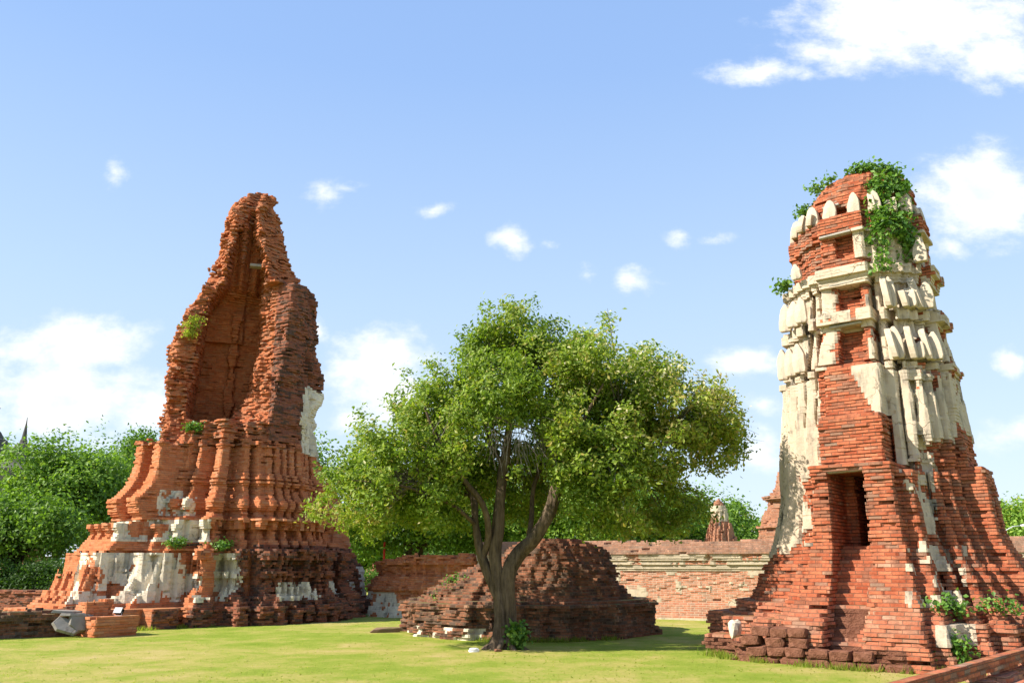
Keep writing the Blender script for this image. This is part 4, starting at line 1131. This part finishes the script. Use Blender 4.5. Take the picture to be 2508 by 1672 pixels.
bg_tree('park_tree', at(.263, 60), 6.2, 3.6, 'slim tree directly behind the small prang', 212, 350, 34, .25, 1.4, .4, group=GT)
bg_tree('park_tree', at(.27, 75), 5.2, 5.5, 'bushy tree between the small prang and the red roof', 213, 350, 34, .3, 1, .38, group=GT)
bg_tree('park_tree', at(.30, 110), 7.4, 11, 'distant pale tree line beside the stepped chedi', 214, 500, 30, .4, 1, .42, group=GT)
bg_tree('park_tree', at(.610, 62), 6.3, 7.5, 'rounded tree at the right edge beyond the stucco tower', 215, 700, 34, .26, 1.0, .55, group=GT)
bg_tree('park_tree', at(.585, 85), 7.4, 9, 'darker far tree behind the white roof at the right edge', 216, 500, 34, .34, 1, .3, group=GT)
bg_tree('park_tree', at(-.18, 62), 6.0, 9, 'bright far tree seen beneath the crown by the red pole', 217, 500, 34, .3, 1.0, .6, group=GT)
bg_tree('park_tree', at(-.10, 72), 6.4, 12, 'far tree closing the gap beyond the leaning dark tree', 218, 600, 34, .32, .8, .45, group=GT)

# hedges closing the view under the trees; the far left one stands in for shade
def hedge(name, c, dims, rz, label, seed, tone=.25, n=500):
    rg = np.random.default_rng(seed)
    e = empty(name, (c[0], c[1], 0), rz); tag(e, label, 'hedge')
    q = rg.uniform(-.5, .5, (n, 3)) * np.array([dims[0], dims[1], dims[2]]); q[:, 2] += dims[2] / 2
    cl = np.concatenate([q, np.tile([[0, -.5, .5]], (n, 1))], 1)
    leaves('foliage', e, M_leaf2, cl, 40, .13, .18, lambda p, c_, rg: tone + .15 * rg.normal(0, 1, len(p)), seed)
    vs, fs = [], []
    for k in range(int(dims[0] / .5)):
        x = -dims[0] / 2 + .5 * k
        tube(vs, fs, [(x, 0, -.05), (x + .05, .03, dims[2] * .7)], [.04, .02], 5)
    mesh_py('stems', vs, fs, M_barkd, e)
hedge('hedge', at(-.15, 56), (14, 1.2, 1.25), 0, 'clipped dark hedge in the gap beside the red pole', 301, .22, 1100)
hedge('hedge', at(-.585, 38), (9.5, 1.4, 1.75), R(-12), 'dark strip of foliage standing in for deep tree shade at the left edge behind the low wall', 303, -.15, 1000)  # leaf tone set very low to paint the deep shade beneath the trees
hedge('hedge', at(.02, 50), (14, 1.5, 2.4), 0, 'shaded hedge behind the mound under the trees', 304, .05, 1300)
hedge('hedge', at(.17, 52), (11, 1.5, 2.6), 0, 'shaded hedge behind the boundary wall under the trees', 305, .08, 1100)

# ruin fragment under the left trees
def frag(E): return E
far_thing('distant_ruin', at(-.575, 60), [(0, 2.6), (1.2, 2.4), (1.25, 2.0), (2.2, 1.8), (2.3, .9), (3.3, .8), (3.4, .4)], [(.5, 1), (.8, .8), (1, .5)], 3.42, [M_far], 'sunlit brick ruin stump glimpsed under the left trees', 'ruin', 151, cell=.14, h=.12)
far_thing('distant_ruin', at(-.128, 70), [(0, 3.6), (1.6, 3.4), (1.7, 2.8), (2.6, 2.5)], [(.5, 1), (.8, .8), (1, .5)], 2.6, [M_far], 'brick ruin block glimpsed beyond the leaning dark tree', 'ruin', 153, cell=.14, h=.12)

# ---------------------------------------------------------------- small distant things
def rod(name, parent, pts, rad, mat, sides=8):
    vs, fs = [], []
    tube(vs, fs, pts, rad, sides)
    return mesh_py(name, vs, fs, mat, parent, True)
x, y = at(-.1515, 40)
e = empty('red_pole', (x, y, 0)); tag(e, 'red pole standing under the trees left of the mound', 'pole')
rod('shaft', e, [(0, 0, 0), (0, 0, 2.75)], [.055, .055], M_red)
rod('foot', e, [(0, 0, 0), (0, 0, .12)], [.12, .10], M_dark)
x, y = at(.2795, 72)
e = empty('ornate_street_lamp', (x, y, 0)); tag(e, 'green street lamp with a gilded winged top beyond the boundary wall', 'street lamp')
rod('lamp_post', e, [(0, 0, 0), (0, 0, 4.6)], [.10, .07], rough_mat('green_paint', (.02, .10, .06), (.03, .15, .09)))
vs = [(0, -.06, 4.5), (-.75, -.04, 5.9), (-.35, -.06, 5.2), (-.18, -.08, 5.6), (0, -.1, 6.2), (.18, -.08, 5.6), (.35, -.06, 5.2), (.75, -.04, 5.9)]
n = len(vs); vs += [(a_, .08, c_) for a_, b_, c_ in vs]
order = [0, 7, 6, 5, 4, 3, 2, 1]
fs = [tuple(order), tuple(i + n for i in reversed(order))] + [(order[i], order[i] + n, order[(i + 1) % n] + n, order[(i + 1) % n]) for i in range(n)]
mesh_py('winged_figure', vs, fs, M_gold, e)
def house(name, c, dims, eave, ridge, wallm, roofm, label, rz=0, extra=None):
    e = empty(name, (c[0], c[1], 0), rz); tag(e, label, 'building')
    w2, d2 = dims[0] / 2, dims[1] / 2
    mesh_py('wall', [(-w2, -d2, 0), (w2, -d2, 0), (w2, d2, 0), (-w2, d2, 0), (-w2, -d2, eave), (w2, -d2, eave), (w2, d2, eave), (-w2, d2, eave), (-w2, 0, ridge - .05), (w2, 0, ridge - .05)],
            [(0, 1, 5, 4), (2, 3, 7, 6), (1, 2, 6, 9, 5), (3, 0, 4, 8, 7)], wallm, e)
    W2, D2 = w2 + .4, d2 + .5
    v = [(-W2, -D2, eave - .1), (W2, -D2, eave - .1), (W2, 0, ridge), (-W2, 0, ridge), (W2, D2, eave - .1), (-W2, D2, eave - .1)]
    v += [(a_, b_, c_ + .12) for a_, b_, c_ in v]
    mesh_py('roof', v, [(0, 3, 2, 1), (3, 5, 4, 2), (6, 7, 8, 9), (9, 8, 10, 11), (0, 1, 7, 6), (5, 11, 10, 4), (0, 6, 9, 3), (3, 9, 11, 5), (1, 2, 8, 7), (2, 4, 10, 8)], roofm, e)
    for k in range(3):
        xx = -w2 + dims[0] * (k + .5) / 3
        mesh_py('window', [(xx - .4, -d2 - .03, 1.0), (xx + .4, -d2 - .03, 1.0), (xx + .4, -d2 - .03, 2.2), (xx - .4, -d2 - .03, 2.2), (xx - .4, -d2 + .05, 1.0), (xx + .4, -d2 + .05, 1.0), (xx + .4, -d2 + .05, 2.2), (xx - .4, -d2 + .05, 2.2)],
                [(0, 1, 2, 3), (0, 4, 5, 1), (1, 5, 6, 2), (2, 6, 7, 3), (3, 7, 4, 0), (4, 7, 6, 5)], M_dark, e)
    return e
hx = house('red_roofed_house', at(.2835, 78), (2.2, 3.4), 3.1, 5.1, M_white, M_redroof, 'small house with steep red roof beyond the boundary wall', R(8))
mesh_py('blue_awning', [(-1.3, -2.4, 2.9), (.1, -2.4, 2.9), (.1, -1.7, 3.5), (-1.3, -1.7, 3.5), (-1.3, -2.4, 2.8), (.1, -2.4, 2.8), (.1, -1.7, 3.4), (-1.3, -1.7, 3.4)],
        [(0, 1, 2, 3), (4, 7, 6, 5), (0, 4, 5, 1), (1, 5, 6, 2), (2, 6, 7, 3), (3, 7, 4, 0)], M_blue, hx)
house('white_house', at(.578, 70), (5, 4), 3.9, 5.3, M_white, rough_mat('pale_roof', (.5, .42, .38), (.62, .56, .52)), 'white house with a pale roof at the right edge behind the tower', R(-25))
def street_lamp(c, hgt, label, rz=0):
    e = empty('street_lamp', (c[0], c[1], 0), rz); tag(e, label, 'street lamp', 'plain street lamps beyond the wall')
    rod('lamp_post', e, [(0, 0, 0), (0, 0, hgt)], [.07, .05], M_metal)
    rod('lamp_arm', e, [(0, 0, hgt), (.5, 0, hgt + .25), (1.1, 0, hgt + .3)], [.04, .035, .03], M_metal)
    vs, fs = [], []
    tube(vs, fs, [(1.0, 0, hgt + .3), (1.3, 0, hgt + .3), (1.55, 0, hgt + .27)], [.06, .12, .05], 8)
    mesh_py('lamp_head', vs, fs, M_white, e, True)
street_lamp(at(.590, 55), 3.9, 'grey street lamp at the right edge in front of the rounded tree')
street_lamp(at(.2925, 66), 4.0, 'thin grey street lamp between the red roof and the stepped chedi', R(90))

# ---------------------------------------------------------------- plants on the ruins and small litter
def plant(name, parent_loc, rz, blobs, n, per, size, label, seed, cat='plant', stems=True, spread=.09, mat=None):
    rg = np.random.default_rng(seed)
    e = empty(name, parent_loc, rz); tag(e, label, cat)
    cl = blob_clumps(blobs, n, rg, .15)
    leaves('foliage', e, mat or M_vine, cl, per, size, spread, lambda p, c_, rg: .45 + .22 * rg.normal(0, 1, len(p)), seed, aspect=.75)
    if stems:
        vs, fs = [], []
        b0 = Vector(blobs[0][:3])
        for i in range(0, len(cl), 3):
            c = Vector(cl[i, :3]); o_ = b0.lerp(c, .2) + Vector((0, 0, -.05))
            tube(vs, fs, [o_, o_.lerp(c, .5) + Vector((random.uniform(-.04, .04), 0, .03)), c], [.008, .006, .004], 4)
        mesh_py('stems', vs, fs, M_barkd, e)
    return e
pl = (RC[0], RC[1], 0)
plant('creeper', pl, -GA, [(.65, -.65, 10.22, .45, .3, .07), (1.1, -.5, 10.0, .25, .3, .14), (1.2, -.5, 9.7, .18, .3, .3), (1.22, -.6, 9.4, .16, .3, .35), (.95, -.95, 9.55, .2, .16, .3), (.92, -1.05, 9.1, .2, .14, .3), (.9, -1.25, 8.75, .2, .12, .3),
                           (.98, -1.32, 8.4, .18, .12, .3), (1.25, -.8, 8.6, .2, .25, .4), (.92, -1.45, 7.75, .14, .1, .25), (1.3, -.7, 8.2, .16, .2, .3)], 210, 18, .10, 'leafy green creeper hanging down the right side of the stucco tower top', 401)
plant('wall_plant', pl, -GA, [(-.38, -.8, 9.98, .18, .16, .10), (-.15, -.75, 10.15, .16, .16, .06)], 13, 16, .085, 'bushy green plant on the left shoulder of the stucco tower top', 402)
plant('wall_plant', pl, -GA, [(-.78, -.6, 9.62, .12, .12, .09)], 10, 18, .09, 'small sprig low on the left of the stucco tower dome', 403)
plant('wall_plant', pl, -GA, [(-1.40, -.70, 7.86, .12, .1, .11)], 12, 16, .09, 'sprig of leaves on the left edge of the stucco tower, at mid height', 404)
plant('weed', pl, -GA, [(1.35, -2.75, 1.02, .35, .25, .10), (1.6, -2.6, 1.0, .2, .2, .08)], 24, 16, .08, 'clump of green weeds on the right ledge of the stucco tower base', 405)
plant('weed', pl, -GA, [(2.2, -2.3, 1.0, .3, .2, .08)], 12, 14, .08, 'loose weeds farther right on the ledge of the stucco tower base', 406)
plant('weed', pl, -GA, [(1.25, -3.3, .12, .12, .12, .12)], 20, 18, .07, 'small weed at the foot of the near corner of the stucco tower', 407)
plant('weed', pl, -GA, [(1.65, -3.15, .35, .10, .1, .2)], 20, 18, .08, 'upright weed in the shaded gap right of the tower corner', 408)
pl2 = (LC[0], LC[1], 0)
plant('grass_tuft', pl2, -GA, [(.05, -2.30, 9.50, .22, .22, .10), (-.1, -2.25, 9.25, .2, .25, .10), (.1, -2.2, 9.75, .2, .2, .08)], 34, 22, .07, 'grassy tuft on the left shoulder of the ruined tower', 411, mat=M_blade)
plant('weed', pl2, -GA, [(.9, -2.3, 5.95, .22, .2, .10)], 26, 18, .09, 'small green plant on the sill of the ruined tower hollow', 412)
plant('weed', pl2, -GA, [(1.9, -3.2, 2.3, .25, .3, .08), (2.7, -2.2, 2.25, .3, .3, .07)], 50, 18, .08, 'weeds growing on the white stucco ledge of the ruined tower', 413)
plant('weed', (TX + .30, TY - .18, 0), 0, [(0, 0, .28, .13, .12, .2)], 30, 18, .09, 'green shoots at the right foot of the shade tree', 414)
plant('weed', (MC[0], MC[1], 0), -GA, [(-1.15, -2.75, .85, .25, .2, .10), (-1.0, -2.4, 1.05, .3, .3, .08), (-.9, -2.1, 1.3, .3, .3, .08), (-1.3, -1.9, 1.3, .3, .3, .08)], 34, 12, .06, 'green weeds creeping over the left slope of the mound', 415)

PEX = {'block': .38}
def pebble(name, loc, dims, mat, label, cat, rz=0, seed=0, group=None):
    rg = random.Random(seed)
    import bmesh
    bm = bmesh.new(); bmesh.ops.create_icosphere(bm, subdivisions=2, radius=.5)
    for v in bm.verts:
        k = 1 + rg.uniform(-.09, .09) * (1 if cat == 'block' else 1.8)
        # squared-off lump
        v.co = Vector([math.copysign(min(.5, .52 * abs(c * 2) ** PEX.get(cat, .75)), c) * d * k for c, d in zip(v.co, dims)])
    me = bpy.data.meshes.new(name); bm.to_mesh(me); bm.free(); me.materials.append(mat)
    o = bpy.data.objects.new(name, me); link(o); o.location = loc; o.rotation_euler = (rg.uniform(-.1, .1), rg.uniform(-.1, .1), rz)
    tag(o, label, cat, group)
    return o
pebble('stone', (-.76, 17.15, .04), (.20, .12, .10), M_white, 'small white stone on the grass left of the tree', 'stone', .2, 1)
pebble('loose_brick', (-.28, 17.2, .03), (.16, .10, .07), M_bR, 'loose orange brick at the foot of the shade tree', 'brick', .3, 2)
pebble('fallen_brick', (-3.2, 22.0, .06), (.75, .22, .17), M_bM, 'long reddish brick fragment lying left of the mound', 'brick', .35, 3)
pebble('boulder', tuple(np.array([RC[0], RC[1], 0]) + np.array([*(U * -2.1 + V * -3.15), .5])), (.24, .18, .34), M_stL, 'pale stone lump standing on the left foot of the stucco tower', 'stone', .4, 4)
lat_rows = []
for row, (z_, xs) in enumerate([(.04, [-1.62, -1.25, -.82, -.40, .02, .45, .86]), (.205, [-1.45, -1.10, -.78, -.36, -.02, .36]), (.37, [-1.55, -1.12, -.70]), (.53, [-1.35, -1.02, -.72])]):
    for x_ in xs: lat_rows.append((x_, -3.72 - .015 * (row % 2) + .03 * (row == 3), z_, .40 if row == 0 else .34))
for i, (a_, b_, z_, d_) in enumerate(lat_rows):
    pos = RC + U * a_ + V * b_
    nm = ('dark laterite block in the bottom course', 'dark laterite block in the second course up', 'dark laterite block in the third course up', 'dark laterite block in the top course')[0 if z_ < .1 else 1 if z_ < .3 else 2 if z_ < .45 else 3]
    pebble('laterite_block', (pos[0], pos[1], z_), (d_, .3, .165), M_lat, nm + ' at the foot of the stairs, block %s' % ('one two three four five six seven eight nine ten eleven twelve thirteen fourteen fifteen sixteen seventeen eighteen nineteen twenty'.split()[i]), 'block', -GA, 20 + i, 'laterite blocks at the foot of the stairs')

# ---------------------------------------------------------------- grass blades over the lawn
rg = np.random.default_rng(99)
N = 14000
yy = 12.2 + (rg.uniform(0, 1, N) ** 1.7) * 26
xx = rg.uniform(-.66, .66, N) * yy
patch = vn(xx * .9, yy * .9, 0 * xx, 91) * .6 + vn(xx * 3.1, yy * 3.1, 0 * xx, 92) * .4
keep = patch + rg.uniform(-.5, .5, N) > .3
xx, yy, patch = xx[keep], yy[keep], patch[keep]; N = len(xx)
zz = gz(xx, yy) - .004
hh = rg.uniform(.010, .024, N) * (1 + .5 * (rg.uniform(0, 1, N) < .04)); ww = rg.uniform(.010, .022, N)
an = rg.uniform(0, 2 * np.pi, N); lx, ly = rg.normal(0, .018, N), rg.normal(0, .018, N)
v = np.stack([np.stack([xx - ww * np.cos(an), yy - ww * np.sin(an), zz], -1), np.stack([xx + ww * np.cos(an), yy + ww * np.sin(an), zz], -1), np.stack([xx + lx, yy + ly, zz + hh], -1)], 1).reshape(-1, 3)
tone = .46 + .10 * rg.normal(0, 1, N) + .7 * (.5 - patch) + .4 * (vn(xx * .25, yy * .25, 0 * xx, 93) - .5)
gr = mesh_np('grass', v, np.arange(3 * N), np.arange(N) * 3, np.full(N, 3), [M_blade], attr=np.clip(tone, .35, 1))
tag(gr, 'short sunlit green grass blades of the lawn', 'grass', kind='stuff')
def foot_weeds(name, spots, label, seed):
    rg = np.random.default_rng(seed)
    P0 = np.array(spots); idx = rg.integers(0, len(P0), 60 * len(P0))
    x = P0[idx, 0] + rg.normal(0, .10, len(idx)); y = P0[idx, 1] + rg.normal(0, .06, len(idx))
    n = len(x); h_ = rg.uniform(.05, .16, n); w_ = rg.uniform(.006, .014, n); an = rg.uniform(0, 6.28, n)
    z = gz(x, y) - .01; lx, ly = rg.normal(0, .05, n), rg.normal(0, .05, n)
    v = np.stack([np.stack([x - w_ * np.cos(an), y - w_ * np.sin(an), z], -1), np.stack([x + w_ * np.cos(an), y + w_ * np.sin(an), z], -1), np.stack([x + lx, y + ly, z + h_], -1)], 1).reshape(-1, 3)
    o = mesh_np(name, v, np.arange(3 * n), np.arange(n) * 3, np.full(n, 3), [M_blade], attr=np.clip(.3 + .3 * rg.normal(0, 1, n), 0, 1))
    tag(o, label, 'grass', kind='stuff')
sp = []
rg = np.random.default_rng(5)
for C_, pts in ((RC, [(-2.8, -3.1), (-2.0, -3.7), (-1.0, -3.95), (.3, -3.95), (1.3, -3.7), (1.7, -3.3)]), (LC, [(-1.5, -5.1), (0.2, -5.1), (1.7, -5.1), (3.1, -4.6), (3.1, -3.0), (3.1, -1.0), (3.1, 1.5), (3.1, 4.2)]),
                (MC, [(-2.9, -1.3), (-2.0, -2.4), (-1.0, -3.0), (1.0, -3.05), (2.2, -2.2), (3.0, -.8)])):
    for k in range(len(pts) - 1):
        for q in range(7):
            if rg.uniform() < .6:
                t = q / 7; a_ = pts[k][0] * (1 - t) + pts[k + 1][0] * t; b_ = pts[k][1] * (1 - t) + pts[k + 1][1] * t
                p_ = C_ + U * a_ + V * b_; sp.append((p_[0], p_[1]))
foot_weeds('long_grass', sp, 'longer unmown grass tufts at the feet of the ruins', 6)
print('scene built')
